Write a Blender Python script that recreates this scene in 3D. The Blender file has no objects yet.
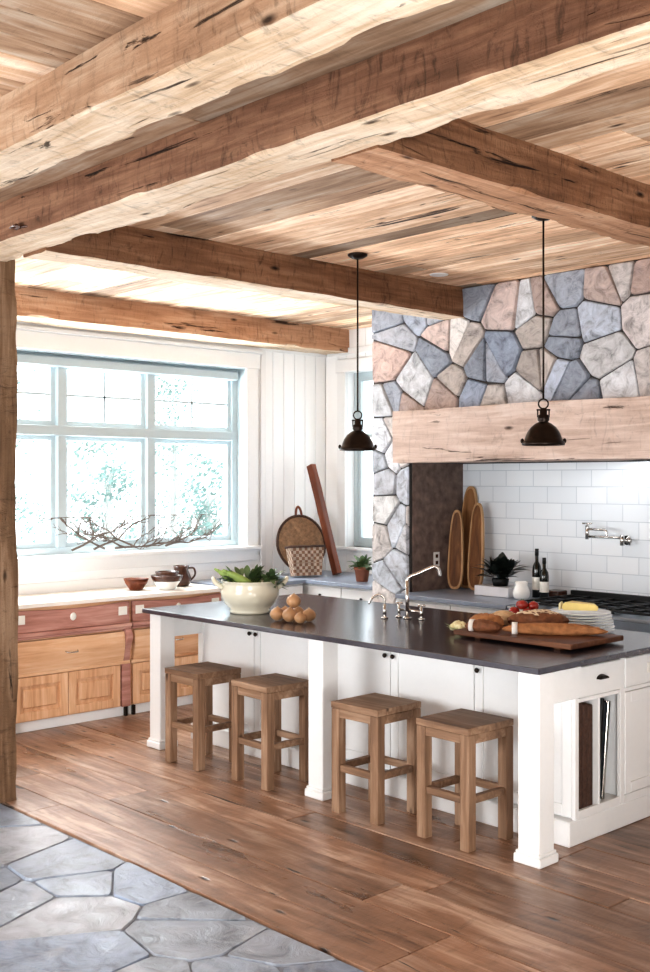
import bpy, bmesh, math, random
from mathutils import Vector, Matrix, noise
C = bpy.context.scene.collection
PI = math.pi
R = random.Random(7)

# ------------------------------------------------------------------ materials
def nt(name):
    m = bpy.data.materials.new(name); m.use_nodes = True
    t = m.node_tree; b = t.nodes['Principled BSDF']
    return m, t, b
def rgb(h):
    v = [int(h[i:i+2], 16)/255 for i in (0, 2, 4)]
    return tuple((c/12.92 if c <= .04045 else ((c+.055)/1.055)**2.4) for c in v)+(1,)
def node(t, typ, **kw):
    n = t.nodes.new(typ)
    for k, v in kw.items():
        if k in n.inputs.keys(): n.inputs[k].default_value = v
        else: setattr(n, k, v)
    return n
def ramp(t, stops, fac=None):
    n = t.nodes.new('ShaderNodeValToRGB'); e = n.color_ramp.elements
    while len(e) < len(stops): e.new(.5)
    for i, (p, c) in enumerate(stops):
        e[i].position = p; e[i].color = rgb(c) if isinstance(c, str) else (c, c, c, 1)
    if fac is not None: t.links.new(fac, n.inputs[0])
    return n
def mixc(t, a, b, fac, blend='MIX'):
    n = t.nodes.new('ShaderNodeMix'); n.data_type = 'RGBA'; n.blend_type = blend
    for s, v in ((6, a), (7, b), (0, fac)):
        if hasattr(v, 'links'): t.links.new(v, n.inputs[s])
        else: n.inputs[s].default_value = v
    return n.outputs[2]
def plain(name, col, rough=.5, metal=0, bump=0, bscale=40, var=.08, spec=.5, trans=0, coat=0):
    m, t, b = nt(name)
    tc = node(t, 'ShaderNodeTexCoord'); ns = node(t, 'ShaderNodeTexNoise', Scale=bscale, Detail=4.0)
    t.links.new(tc.outputs['Object'], ns.inputs['Vector'])
    c = rgb(col)
    lo = tuple(x*(1-var) for x in c[:3])+(1,); hi = tuple(min(1, x*(1+var)) for x in c[:3])+(1,)
    t.links.new(mixc(t, lo, hi, ns.outputs['Fac']), b.inputs['Base Color'])
    b.inputs['Roughness'].default_value = rough; b.inputs['Metallic'].default_value = metal
    b.inputs['Specular IOR Level'].default_value = spec
    b.inputs['Transmission Weight'].default_value = trans
    b.inputs['Coat Weight'].default_value = coat
    if bump:
        bp = node(t, 'ShaderNodeBump', Strength=bump, Distance=.01)
        t.links.new(ns.outputs['Fac'], bp.inputs['Height']); t.links.new(bp.outputs[0], b.inputs['Normal'])
    return m
def wood(name, dark, mid, light, axis='X', grain=14, rough=.6, attr=False, bump=.4, cracks=True, big=1.2, tone=.35, lo=.30, hi=.70, crack_w=.47, spec=.35, hew=0):
    """stretched-noise timber, grain along axis; attr=True varies it by the mesh's 'rnd' colour"""
    m, t, b = nt(name); L = t.links.new
    tc = node(t, 'ShaderNodeTexCoord'); vec = tc.outputs['Object']
    if attr:
        at = node(t, 'ShaderNodeAttribute', attribute_name='rnd')
        sc = node(t, 'ShaderNodeVectorMath', operation='SCALE'); sc.inputs['Scale'].default_value = 37.0
        L(at.outputs['Vector'], sc.inputs[0])
        ad = node(t, 'ShaderNodeVectorMath', operation='ADD'); L(vec, ad.inputs[0]); L(sc.outputs[0], ad.inputs[1]); vec = ad.outputs[0]
    else:
        oi = node(t, 'ShaderNodeObjectInfo')
        sc = node(t, 'ShaderNodeMath', operation='MULTIPLY'); sc.inputs[1].default_value = 31.0
        L(oi.outputs['Random'], sc.inputs[0])
        ad = node(t, 'ShaderNodeVectorMath', operation='ADD'); L(vec, ad.inputs[0]); L(sc.outputs[0], ad.inputs[1]); vec = ad.outputs[0]
    s = {'X': (1, grain, grain), 'Y': (grain, 1, grain), 'Z': (grain, grain, 1)}[axis]
    mp = node(t, 'ShaderNodeMapping'); mp.inputs['Scale'].default_value = s; L(vec, mp.inputs['Vector'])
    n1 = node(t, 'ShaderNodeTexNoise', Scale=2.2, Detail=6.0, Roughness=.6, Distortion=.6); L(mp.outputs[0], n1.inputs['Vector'])
    n2 = node(t, 'ShaderNodeTexNoise', Scale=big, Detail=3.0, Roughness=.55); 
    s2 = {'X': (1, 3, 3), 'Y': (3, 1, 3), 'Z': (3, 3, 1)}[axis]
    mp2 = node(t, 'ShaderNodeMapping'); mp2.inputs['Scale'].default_value = s2; L(vec, mp2.inputs['Vector']); L(mp2.outputs[0], n2.inputs['Vector'])
    mx = node(t, 'ShaderNodeMix'); mx.inputs[0].default_value = .45
    L(n1.outputs['Fac'], mx.inputs[2]); L(n2.outputs['Fac'], mx.inputs[3])
    cr = ramp(t, [(lo, dark), ((lo+hi)/2, mid), (hi, light)], mx.outputs[0])
    col = cr.outputs[0]
    if attr:
        sx = node(t, 'ShaderNodeSeparateXYZ'); L(at.outputs['Vector'], sx.inputs[0])
        tr = ramp(t, [(0, 1-tone), (.5, 1.0), (1, 1+tone)], sx.outputs[0])
        tr.color_ramp.elements[2].color = (1+tone,)*3+(1,)
        col = mixc(t, col, tr.outputs[0], 1.0, 'MULTIPLY')
    hgt = mx.outputs[0]
    if hew:
        # adze marks: short bites across the grain, and blotchy weathering
        sh = {'X': (9, 3, 3), 'Y': (3, 9, 3), 'Z': (3, 3, 9)}[axis]
        mh = node(t, 'ShaderNodeMapping'); mh.inputs['Scale'].default_value = sh; L(vec, mh.inputs['Vector'])
        nh = node(t, 'ShaderNodeTexNoise', Scale=1.5, Detail=6.0, Roughness=.75, Distortion=1.6); L(mh.outputs[0], nh.inputs['Vector'])
        fh = ramp(t, [(.34, 1-hew), (.46, 1.0), (.6, 1.0), (.75, 1.0)], nh.outputs['Fac']); fh.color_ramp.elements[3].color = (1+hew*.5,)*3+(1,)
        col = mixc(t, col, fh.outputs[0], 1.0, 'MULTIPLY')
        h2 = node(t, 'ShaderNodeMath', operation='ADD'); L(mx.outputs[0], h2.inputs[0]); L(nh.outputs['Fac'], h2.inputs[1]); hgt = h2.outputs[0]
    if cracks:
        s3 = {'X': (.7, 9, 9), 'Y': (9, .7, 9), 'Z': (9, 9, .7)}[axis]
        mp3 = node(t, 'ShaderNodeMapping'); mp3.inputs['Scale'].default_value = s3; L(vec, mp3.inputs['Vector'])
        n3 = node(t, 'ShaderNodeTexNoise', Scale=1.6, Detail=5.0, Roughness=.65, Distortion=1.0); L(mp3.outputs[0], n3.inputs['Vector'])
        ck = ramp(t, [(crack_w-.14, 0.0), (crack_w-.10, 1.0), (1, 1.0)], n3.outputs['Fac'])
        kn = node(t, 'ShaderNodeTexVoronoi', Scale=2.3); L(mp2.outputs[0], kn.inputs['Vector'])
        kr = ramp(t, [(.03, .0), (.11, 1.0)], kn.outputs['Distance'])
        mm = node(t, 'ShaderNodeMath', operation='MULTIPLY'); L(ck.outputs[0], mm.inputs[0]); L(kr.outputs[0], mm.inputs[1])
        dk = tuple(x*.22 for x in rgb(dark)[:3])+(1,)
        col = mixc(t, dk, col, mm.outputs[0])
        hh = node(t, 'ShaderNodeMath', operation='MULTIPLY'); L(hgt, hh.inputs[0]); L(mm.outputs[0], hh.inputs[1]); hgt = hh.outputs[0]
    L(col, b.inputs['Base Color'])
    rr = node(t, 'ShaderNodeMath', operation='MULTIPLY_ADD'); rr.inputs[1].default_value = .25; rr.inputs[2].default_value = rough-.12
    L(n2.outputs['Fac'], rr.inputs[0]); L(rr.outputs[0], b.inputs['Roughness'])
    bp = node(t, 'ShaderNodeBump', Strength=bump, Distance=.012); L(hgt, bp.inputs['Height']); L(bp.outputs[0], b.inputs['Normal'])
    b.inputs['Specular IOR Level'].default_value = spec
    return m
def stonemat(name, rough=.75, bump=.8, gain=1.0, sc1=9, speck='8a6f66'):
    m, t, b = nt(name); L = t.links.new
    tc = node(t, 'ShaderNodeTexCoord'); at = node(t, 'ShaderNodeAttribute', attribute_name='rnd')
    ad = node(t, 'ShaderNodeVectorMath', operation='ADD'); L(tc.outputs['Object'], ad.inputs[0]); 
    s = node(t, 'ShaderNodeVectorMath', operation='SCALE'); s.inputs['Scale'].default_value = 23.; L(at.outputs['Vector'], s.inputs[0]); L(s.outputs[0], ad.inputs[1])
    n1 = node(t, 'ShaderNodeTexNoise', Scale=float(sc1), Detail=8.0, Roughness=.7, Distortion=.8); L(ad.outputs[0], n1.inputs['Vector'])
    n2 = node(t, 'ShaderNodeTexNoise', Scale=2.5, Detail=4.0, Distortion=1.2); L(ad.outputs[0], n2.inputs['Vector'])
    f = ramp(t, [(.30, .38), (.48, 1.0), (.72, 1.0)], n1.outputs['Fac']); f.color_ramp.elements[2].color = (1.45,)*3+(1,)
    c = mixc(t, at.outputs['Color'], f.outputs[0], 1.0, 'MULTIPLY')
    f2 = ramp(t, [(.58, 0.0), (.75, .45)], n2.outputs['Fac'])
    c = mixc(t, c, rgb(speck), f2.outputs[0])
    L(c, b.inputs['Base Color']); b.inputs['Roughness'].default_value = rough; b.inputs['Specular IOR Level'].default_value = .7 if rough < .5 else .3
    bp = node(t, 'ShaderNodeBump', Strength=bump, Distance=.02); L(n1.outputs['Fac'], bp.inputs['Height']); L(bp.outputs[0], b.inputs['Normal'])
    return m
M = {}
M['white'] = plain('white_paint', 'ececeb', .45, var=.02)
M['wall'] = plain('wall_white', 'f7f7f6', .6, var=.02)
M['sash'] = plain('sash_paint', 'b9c6ca', .4, var=.03)
M['beamL'] = wood('hewn_timber_tan', '88674e', 'b49276', 'dac0a6', 'X', rough=.85, bump=1.0, lo=.26, hi=.68, hew=.4, crack_w=.46)
M['beamU'] = wood('timber_lit_underside', '9c7c5e', 'd0b496', 'ebdac6', 'X', rough=.85, bump=1.0, lo=.26, hi=.62, hew=.35, crack_w=.48)  # beam undersides: floor bounce light painted in as a paler tone
M['beamUY'] = wood('cross_lit_underside', '9c7c5e', 'd0b496', 'ebdac6', 'Y', rough=.85, bump=1.0, lo=.26, hi=.62, hew=.35, crack_w=.48)  # same painted bounce light, for the cross beams
M['beam'] = wood('hewn_timber', '563b28', '85604a', 'b0896c', 'X', rough=.85, bump=1.0, lo=.26, hi=.68, hew=.55, crack_w=.47)
M['beamY'] = wood('hewn_timber_cross', '553826', '856046', 'ae876a', 'Y', rough=.85, bump=1.0, lo=.28, hi=.72, hew=.5, crack_w=.47)
M['beamEdge'] = wood('hewn_timber_pale', '8e6447', 'bd9273', 'dcbb9f', 'Y', rough=.85, bump=1.0, hew=.35, crack_w=.49)
M['beamZ'] = wood('post_timber', '574230', '82674f', 'ac927a', 'Z', rough=.85, bump=1.0, hew=.4)
M['mantel'] = wood('mantel_timber', 'b39a8c', 'd6c1b5', 'ede0d8', 'X', rough=.85, bump=.8, hew=.2)
M['plank'] = wood('ceiling_plank', '7f5c45', 'c9a688', 'f4e4d0', 'X', grain=10, rough=.75, attr=True, bump=.4, tone=.55, crack_w=.46, hew=.15)
M['plankY'] = wood('ceiling_plank_near', '7f5c45', 'c9a688', 'f4e4d0', 'Y', grain=10, rough=.75, attr=True, bump=.4, tone=.55, crack_w=.46, hew=.15)
M['floor'] = wood('floor_plank', '46301f', '8c6a54', 'c8ae9a', 'X', grain=8, rough=.31, attr=True, bump=.25, tone=.35, crack_w=.45, spec=.55, hew=.25)
M['stool'] = wood('stool_timber', '5f4737', '8e7058', 'ba9e86', 'Z', grain=12, rough=.65, bump=.4, crack_w=.42)
M['stoolH'] = wood('stool_rail_timber', '5f4737', '8e7058', 'ba9e86', 'X', grain=12, rough=.6, bump=.4, crack_w=.42)
M['oak'] = wood('honey_oak', 'b9835c', 'dcb08a', 'f0d0b0', 'Y', grain=12, rough=.45, bump=.2, cracks=False)
M['oakZ'] = wood('honey_oak_upright', 'b9835c', 'dcb08a', 'f0d0b0', 'Z', grain=12, rough=.45, bump=.2, cracks=False)
M['redwood'] = wood('red_brown_timber', '83533e', 'b8867a', 'd8b0a0', 'Y', grain=12, rough=.45, bump=.3, cracks=False)
M['paletop'] = wood('pale_scrubbed_timber', 'ece2d4', 'f5efe6', 'fbf8f2', 'Y', grain=10, rough=.35, bump=.1, cracks=False)
M['board'] = wood('board_timber', '3f2415', '66402a', '8a5c3e', 'X', grain=12, rough=.5, bump=.3, cracks=False)
M['paddle'] = wood('paddle_timber', '4e3120', '79502f', 'a2754c', 'Z', grain=14, rough=.6, bump=.3, cracks=False)
M['paddlerim'] = wood('paddle_rim_timber', '8a6240', 'b18a62', 'd0ac84', 'Z', grain=14, rough=.6, bump=.3, cracks=False)
M['darkwood'] = wood('dark_rail_timber', '3d1f12', '6a3823', '8d5337', 'Z', grain=14, rough=.5, bump=.3, cracks=False)
M['stone'] = stonemat('wall_stone', .8, 1.0, sc1=11, speck='a39a9c')
M['slate'] = stonemat('slate_flag', .30, .55, sc1=6, speck='c4c4c8')
M['mortar'] = plain('mortar', '45413f', .9, bump=.6, bscale=60, var=.25)
M['grout'] = plain('slate_joint', '868c95', .8, bump=.6, bscale=60, var=.2)
M['brownstone'] = plain('brown_rough_stone', '76635a', .75, bump=1.0, bscale=16, var=.95)
M['soap'] = plain('dark_soapstone', '3e3b44', .2, bump=.06, bscale=14, var=.35, spec=1.0)
M['bluecounter'] = plain('blue_grey_stone', '8b94a3', .3, bump=.05, bscale=20, var=.15)
M['iron'] = plain('dark_bronze', '2c221c', .33, metal=.7, bump=.05, bscale=30, var=.3)
M['black'] = plain('black_iron', '141414', .45, metal=.3, var=.2)
M['chrome'] = plain('polished_nickel', 'c9c5c0', .14, metal=1.0, var=.05)
M['steel'] = plain('brushed_steel', 'a9b2bd', .3, metal=.9, var=.08)
M['ceramic'] = plain('cream_glaze', 'e9e4cf', .2, bump=.1, bscale=9, var=.06, coat=.4)
M['whiteceramic'] = plain('white_glaze', 'f3f2ee', .18, var=.03, coat=.4)
M['darkceramic'] = plain('brown_glaze', '4a2d22', .25, var=.3, coat=.3)
M['leafg'] = plain('green_leaf', '5a7048', .5, bump=.4, bscale=20, var=.55)
M['leafl'] = plain('pale_green_leaf', '9db86a', .5, bump=.4, bscale=20, var=.4)
M['leafd'] = plain('dark_leaf', '1d2420', .3, bump=.3, bscale=20, var=.5)
M['onion'] = plain('onion_skin', 'b58c66', .45, bump=.3, bscale=16, var=.5)
M['caul'] = plain('pale_floret', 'e8dfb4', .7, bump=1.0, bscale=60, var=.15)
M['caulleaf'] = plain('pale_outer_leaf', 'b9c48a', .6, bump=.4, bscale=30, var=.25)
M['bread'] = plain('crust', 'a8744a', .75, bump=1.0, bscale=30, var=.75)
M['breadd'] = plain('dark_crust', '7c4f33', .7, bump=1.0, bscale=30, var=.8)
M['breadl'] = plain('floured_crust', 'd6b48e', .8, bump=1.0, bscale=30, var=.55)
M['flour'] = plain('flour_dusting', 'efdfc4', .9, bump=.6, bscale=30, var=.1)
M['paper'] = plain('white_paper', 'f2efe9', .7, var=.03)
M['cheese'] = plain('yellow_cheese', 'f0dc8c', .5, bump=.2, bscale=20, var=.12)
M['tomato'] = plain('red_tomato', '9e2b22', .25, var=.3, coat=.3)
M['glassd'] = plain('dark_bottle_glass', '10140f', .08, var=.2, spec=.8)
M['terra'] = plain('terracotta', 'a0654d', .8, bump=.3, bscale=30, var=.2)
M['bark'] = plain('driftwood', '6b5f57', .8, bump=.6, bscale=40, var=.4)
M['barkp'] = plain('pale_bark', 'a9aaa6', .9, var=.2)
M['fol'] = plain('frosty_foliage', '7b958f', .9, bscale=3, var=.35)
M['ground'] = plain('pale_ground', 'e9ecea', .9, bscale=2, var=.05)
M['label'] = plain('enamel_plate', 'eceae2', .4, var=.05)
M['dark'] = plain('dark_gap', '1a120d', .8)
M['tray'] = plain('dark_wicker', '4a3328', .8, bump=1.0, bscale=55, var=.6)
def glass():
    m, t, b = nt('window_glass')
    o = t.nodes['Material Output']; t.nodes.remove(b)
    tr = node(t, 'ShaderNodeBsdfTransparent'); tr.inputs[0].default_value = (.97, .99, 1, 1)
    g = node(t, 'ShaderNodeBsdfGlossy', Roughness=.02); mx = node(t, 'ShaderNodeMixShader'); mx.inputs[0].default_value = .05
    t.links.new(tr.outputs[0], mx.inputs[1]); t.links.new(g.outputs[0], mx.inputs[2]); t.links.new(mx.outputs[0], o.inputs[0])
    return m
M['pane'] = glass()
def tiles():
    m, t, b = nt('subway_tile'); L = t.links.new
    tc = node(t, 'ShaderNodeTexCoord'); sx = node(t, 'ShaderNodeSeparateXYZ'); cx = node(t, 'ShaderNodeCombineXYZ')
    L(tc.outputs['Object'], sx.inputs[0]); L(sx.outputs[0], cx.inputs[0]); L(sx.outputs[2], cx.inputs[1])
    bk = node(t, 'ShaderNodeTexBrick'); L(cx.outputs[0], bk.inputs['Vector'])
    bk.inputs['Color1'].default_value = rgb('eceff2'); bk.inputs['Color2'].default_value = rgb('e2e7ec'); bk.inputs['Mortar'].default_value = rgb('ccd2d8')
    bk.inputs['Scale'].default_value = 1; bk.inputs['Mortar Size'].default_value = .0035; bk.inputs['Brick Width'].default_value = .26; bk.inputs['Row Height'].default_value = .125
    L(bk.outputs['Color'], b.inputs['Base Color']); b.inputs['Roughness'].default_value = .22
    bp = node(t, 'ShaderNodeBump', Strength=.4, Distance=.004, invert=True); L(bk.outputs['Fac'], bp.inputs['Height']); L(bp.outputs[0], b.inputs['Normal'])
    return m
M['tile'] = tiles()
def wicker(name, a, b_, sc=26):
    m, t, b = nt(name); L = t.links.new
    tc = node(t, 'ShaderNodeTexCoord')
    ck = node(t, 'ShaderNodeTexChecker', Scale=float(sc)); L(tc.outputs['Object'], ck.inputs['Vector'])
    ck.inputs['Color1'].default_value = rgb(a); ck.inputs['Color2'].default_value = rgb(b_)
    ns = node(t, 'ShaderNodeTexNoise', Scale=30., Detail=3.); L(tc.outputs['Object'], ns.inputs['Vector'])
    f = ramp(t, [(.3, .55), (.7, 1.0)], ns.outputs['Fac'])
    L(mixc(t, ck.outputs['Color'], f.outputs[0], 1.0, 'MULTIPLY'), b.inputs['Base Color']); b.inputs['Roughness'].default_value = .8
    bp = node(t, 'ShaderNodeBump', Strength=.8, Distance=.006); L(ck.outputs['Fac'], bp.inputs['Height']); L(bp.outputs[0], b.inputs['Normal'])
    return m
M['wickert'] = wicker('tan_wicker', 'c9a27e', 'b58a66', 60)
M['wickerc'] = wicker('two_tone_wicker', '936d56', 'cdb8a4', 36)

# ------------------------------------------------------------------ mesh helpers
def link(name, bm, mat, parent=None, smooth=False):
    me = bpy.data.meshes.new(name); bm.to_mesh(me); bm.free()
    mats = mat if isinstance(mat, (list, tuple)) else [mat]
    for k in mats: me.materials.append(k)
    if smooth:
        for p in me.polygons: p.use_smooth = True
    o = bpy.data.objects.new(name, me); C.objects.link(o)
    if parent: o.parent = parent
    return o
def struct(o): o['kind'] = 'structure'; return o
def tag(o, label, cat, group=None, kind=None):
    o['label'] = label; o['category'] = cat
    if group: o['group'] = group
    if kind: o['kind'] = kind
    return o
def thing(name, label, cat, loc=(0, 0, 0), rz=0, group=None):
    o = bpy.data.objects.new(name, None); C.objects.link(o); o.empty_display_size = .05
    o.location = loc; o.rotation_euler = (0, 0, rz); return tag(o, label, cat, group)
def bx(bm, x0, x1, y0, y1, z0, z1, bev=0, mat=0, seg=1):
    vs = [bm.verts.new((x, y, z)) for z in (z0, z1) for y in (y0, y1) for x in (x0, x1)]
    fs = [(0, 2, 3, 1), (4, 5, 7, 6), (0, 1, 5, 4), (2, 6, 7, 3), (0, 4, 6, 2), (1, 3, 7, 5)]
    F = [bm.faces.new([vs[i] for i in f]) for f in fs]
    for f in F: f.material_index = mat
    if bev:
        es = list({e for f in F for e in f.edges})
        bmesh.ops.bevel(bm, geom=es, offset=bev, segments=seg, affect='EDGES', profile=.6)
    return vs
def box(name, mat, parent, *dims, bev=.003, seg=1):
    bm = bmesh.new(); bx(bm, *dims, bev=bev, seg=seg); return link(name, bm, mat, parent)
def lathe(bm, prof, seg=28, c=(0, 0, 0), cap=True):
    rings = []
    for r, z in prof:
        if r < 1e-5: rings.append([bm.verts.new((c[0], c[1], c[2]+z))])
        else: rings.append([bm.verts.new((c[0]+r*math.cos(2*PI*i/seg), c[1]+r*math.sin(2*PI*i/seg), c[2]+z)) for i in range(seg)])
    for a, b in zip(rings, rings[1:]):
        for i in range(seg):
            j = (i+1) % seg
            q = [a[i % len(a)], a[j % len(a)], b[j % len(b)], b[i % len(b)]]
            u = []
            for v in q:
                if v not in u: u.append(v)
            if len(u) > 2:
                try: bm.faces.new(u)
                except ValueError: pass
    bmesh.ops.recalc_face_normals(bm, faces=bm.faces)
def tube(bm, pts, rad, seg=10):
    pts = [Vector(p) for p in pts]; rings = []
    rr = rad if isinstance(rad, (list, tuple)) else [rad]*len(pts)
    up = Vector((.13, .27, .95)).normalized()
    for i, p in enumerate(pts):
        d = (pts[min(i+1, len(pts)-1)]-pts[max(i-1, 0)]).normalized()
        a = d.cross(up)
        if a.length < .1: a = d.cross(Vector((1, 0, 0)))
        a.normalize(); b = d.cross(a)
        rings.append([bm.verts.new(p+rr[i]*(math.cos(2*PI*k/seg)*a+math.sin(2*PI*k/seg)*b)) for k in range(seg)])
    for a, b in zip(rings, rings[1:]):
        for k in range(seg): bm.faces.new((a[k], a[(k+1) % seg], b[(k+1) % seg], b[k]))
    bm.faces.new(rings[0][::-1]); bm.faces.new(rings[-1])
def curve(pts, n=6):
    """catmull-rom through points"""
    P = [Vector(p) for p in pts]; P = [2*P[0]-P[1]]+P+[2*P[-1]-P[-2]]; out = []
    for i in range(1, len(P)-2):
        for k in range(n):
            t = k/n; a, b, c, d = P[i-1:i+3]
            out.append(.5*((2*b)+(c-a)*t+(2*a-5*b+4*c-d)*t*t+(3*b-a-3*c+d)*t**3))
    out.append(P[-2]); return out
def blob(bm, c, r, sub=3, amp=.08, fr=6, seed=0, rot=None):
    """a lumpy ellipsoid"""
    g = bmesh.ops.create_icosphere(bm, subdivisions=sub, radius=1)
    for v in g['verts']:
        n = v.co.copy(); k = 1+amp*noise.noise(n*fr*.4+Vector((seed*3.1, seed, 0)))
        q = Vector((n.x*r[0]*k, n.y*r[1]*k, n.z*r[2]*k))
        if rot: q = rot @ q
        v.co = q+Vector(c)
def setcol(bm, faces, col):
    lay = bm.loops.layers.float_color.get('rnd') or bm.loops.layers.float_color.new('rnd')
    for f in faces:
        for l in f.loops: l[lay] = col

def hewn(name, axis, a0, a1, b0, b1, z0, z1, mat, seed=0, amp=.007, chip=.03, parent=None, under=None):
    """a hewn timber: rounded, wavering, with chipped arrises. axis X or Y or Z = its length"""
    bm = bmesh.new(); n = max(4, int((a1-a0)/.035))
    def sec():
        pts = []; w, h = b1-b0, z1-z0
        c = [(0, 0, 1, 0), (1, 0, 0, 1), (1, 1, -1, 0), (0, 1, 0, -1)]
        for (u, v, du, dv) in c:
            for k in (0, .03, .09, .22, .5, .78, .91, .97): pts.append((u+du*k, v+dv*k))
        return pts
    sc = sec(); rings = []
    for i in range(n+1):
        s = a0+(a1-a0)*i/n; ring = []
        for (u, v) in sc:
            p = b0+u*(b1-b0); q = z0+v*(z1-z0)
            eu, ev = min(u, 1-u), min(v, 1-v)
            corner = max(0, 1-(eu+ev)/.10)
            cu, cv = (.5-u), (.5-v)
            key = Vector((s*1.3, p*4+seed*7.3, q*4))
            d1 = noise.noise(key*1.1)*amp*1.6+noise.noise(key*3.7)*amp*.8
            ch = corner*(.003+chip*max(0, noise.noise(Vector((s*3.6, round(u)*5+seed, round(v)*9)))-.10)*2.2+chip*.35*max(0, noise.noise(Vector((s*11, round(u)*5+seed, round(v)*9)))))
            m = max(abs(cu), abs(cv))*2
            p += (cu/m if m else 0)*(d1*(abs(cu) > .49)*2+ch)*1.0
            q += (cv/m if m else 0)*(d1*(abs(cv) > .49)*2+ch)*1.0
            ring.append(bm.verts.new({'X': (s, p, q), 'Y': (p, s, q), 'Z': (p, q, s)}[axis]))
        rings.append(ring)
    m = len(sc)
    for a, b in zip(rings, rings[1:]):
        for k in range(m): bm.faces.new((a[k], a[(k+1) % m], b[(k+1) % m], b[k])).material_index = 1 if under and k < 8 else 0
    bm.faces.new(rings[0]); bm.faces.new(rings[-1][::-1])
    bmesh.ops.recalc_face_normals(bm, faces=bm.faces)
    if under:      # paler lower face: light bounced from below, put into the colour
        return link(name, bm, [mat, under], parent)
    return link(name, bm, mat, parent)

def boards(name, mat, axis, x0, x1, y0, y1, z0, z1, wmin, wmax, lmin, lmax, up, gap=.004, seed=1):
    """planks laid side by side as one surface, butt-jointed, each with its own tone"""
    r = random.Random(seed); bm = bmesh.new(); bm.loops.layers.float_color.new('rnd')
    b0, b1, a0, a1 = (y0, y1, x0, x1) if axis == 'X' else (x0, x1, y0, y1)
    b = b0
    while b < b1-.01:
        w = min(r.uniform(wmin, wmax), b1-b); a = a0
        if b1-b-w < .05: w = b1-b
        a = a0-r.uniform(0, lmin)
        while a < a1:
            l = r.uniform(lmin, lmax); s, e = max(a, a0), min(a+l, a1); a += l
            if e-s < .02: continue
            n0 = len(bm.faces); dz = r.uniform(-.002, .002)
            d = (s+gap/2, e-gap/2, b+gap/2, b+w-gap/2) if axis == 'X' else (b+gap/2, b+w-gap/2, s+gap/2, e-gap/2)
            bx(bm, *d, z0+dz, z1+dz, bev=.002)
            bm.faces.ensure_lookup_table(); setcol(bm, bm.faces[n0:], (r.random(), r.random(), r.random(), 1))
        b += w
    # dark backing so the joints read as gaps
    n0 = len(bm.faces); zb = (z0-.01, z0-.002) if up else (z1+.002, z1+.01)
    bx(bm, x0, x1, y0, y1, *zb, mat=1); bm.faces.ensure_lookup_table(); setcol(bm, bm.faces[n0:], (0, 0, 0, 1))
    for f in bm.faces[n0:]: f.material_index = 1
    return link(name, bm, [mat, M['dark']])

def voronoi(seeds, u0, u1, v0, v1, inside=None):
    cells = []
    for i, (su, sv) in enumerate(seeds):
        poly = [(u0, v0), (u1, v0), (u1, v1), (u0, v1)]
        near = sorted(range(len(seeds)), key=lambda j: (seeds[j][0]-su)**2+(seeds[j][1]-sv)**2)[1:26]
        for j in near:
            tu, tv = seeds[j]; mu, mv = (su+tu)/2, (sv+tv)/2; du, dv = tu-su, tv-sv
            out = []
            for k in range(len(poly)):
                a, b = poly[k], poly[(k+1) % len(poly)]
                fa = (a[0]-mu)*du+(a[1]-mv)*dv; fb = (b[0]-mu)*du+(b[1]-mv)*dv
                if fa <= 0: out.append(a)
                if (fa < 0 < fb) or (fb < 0 < fa):
                    t = fa/(fa-fb); out.append((a[0]+(b[0]-a[0])*t, a[1]+(b[1]-a[1])*t))
            poly = out
            if len(poly) < 3: break
        if len(poly) >= 3: cells.append(poly)
    return cells
STONES = ['a3abb9', 'aab2c0', 'b9bdc6', '98a2b3', 'b0b7c3', 'c5bebd', 'cbb9b3', '9ba1ac', 'b9b3b1', 'b2aaa5', 'c6c8cc', 'bda79f', '8c939f', 'd0cbc8', 'ac9c96', 'bbc0c9', 'c9c9cb']
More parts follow.
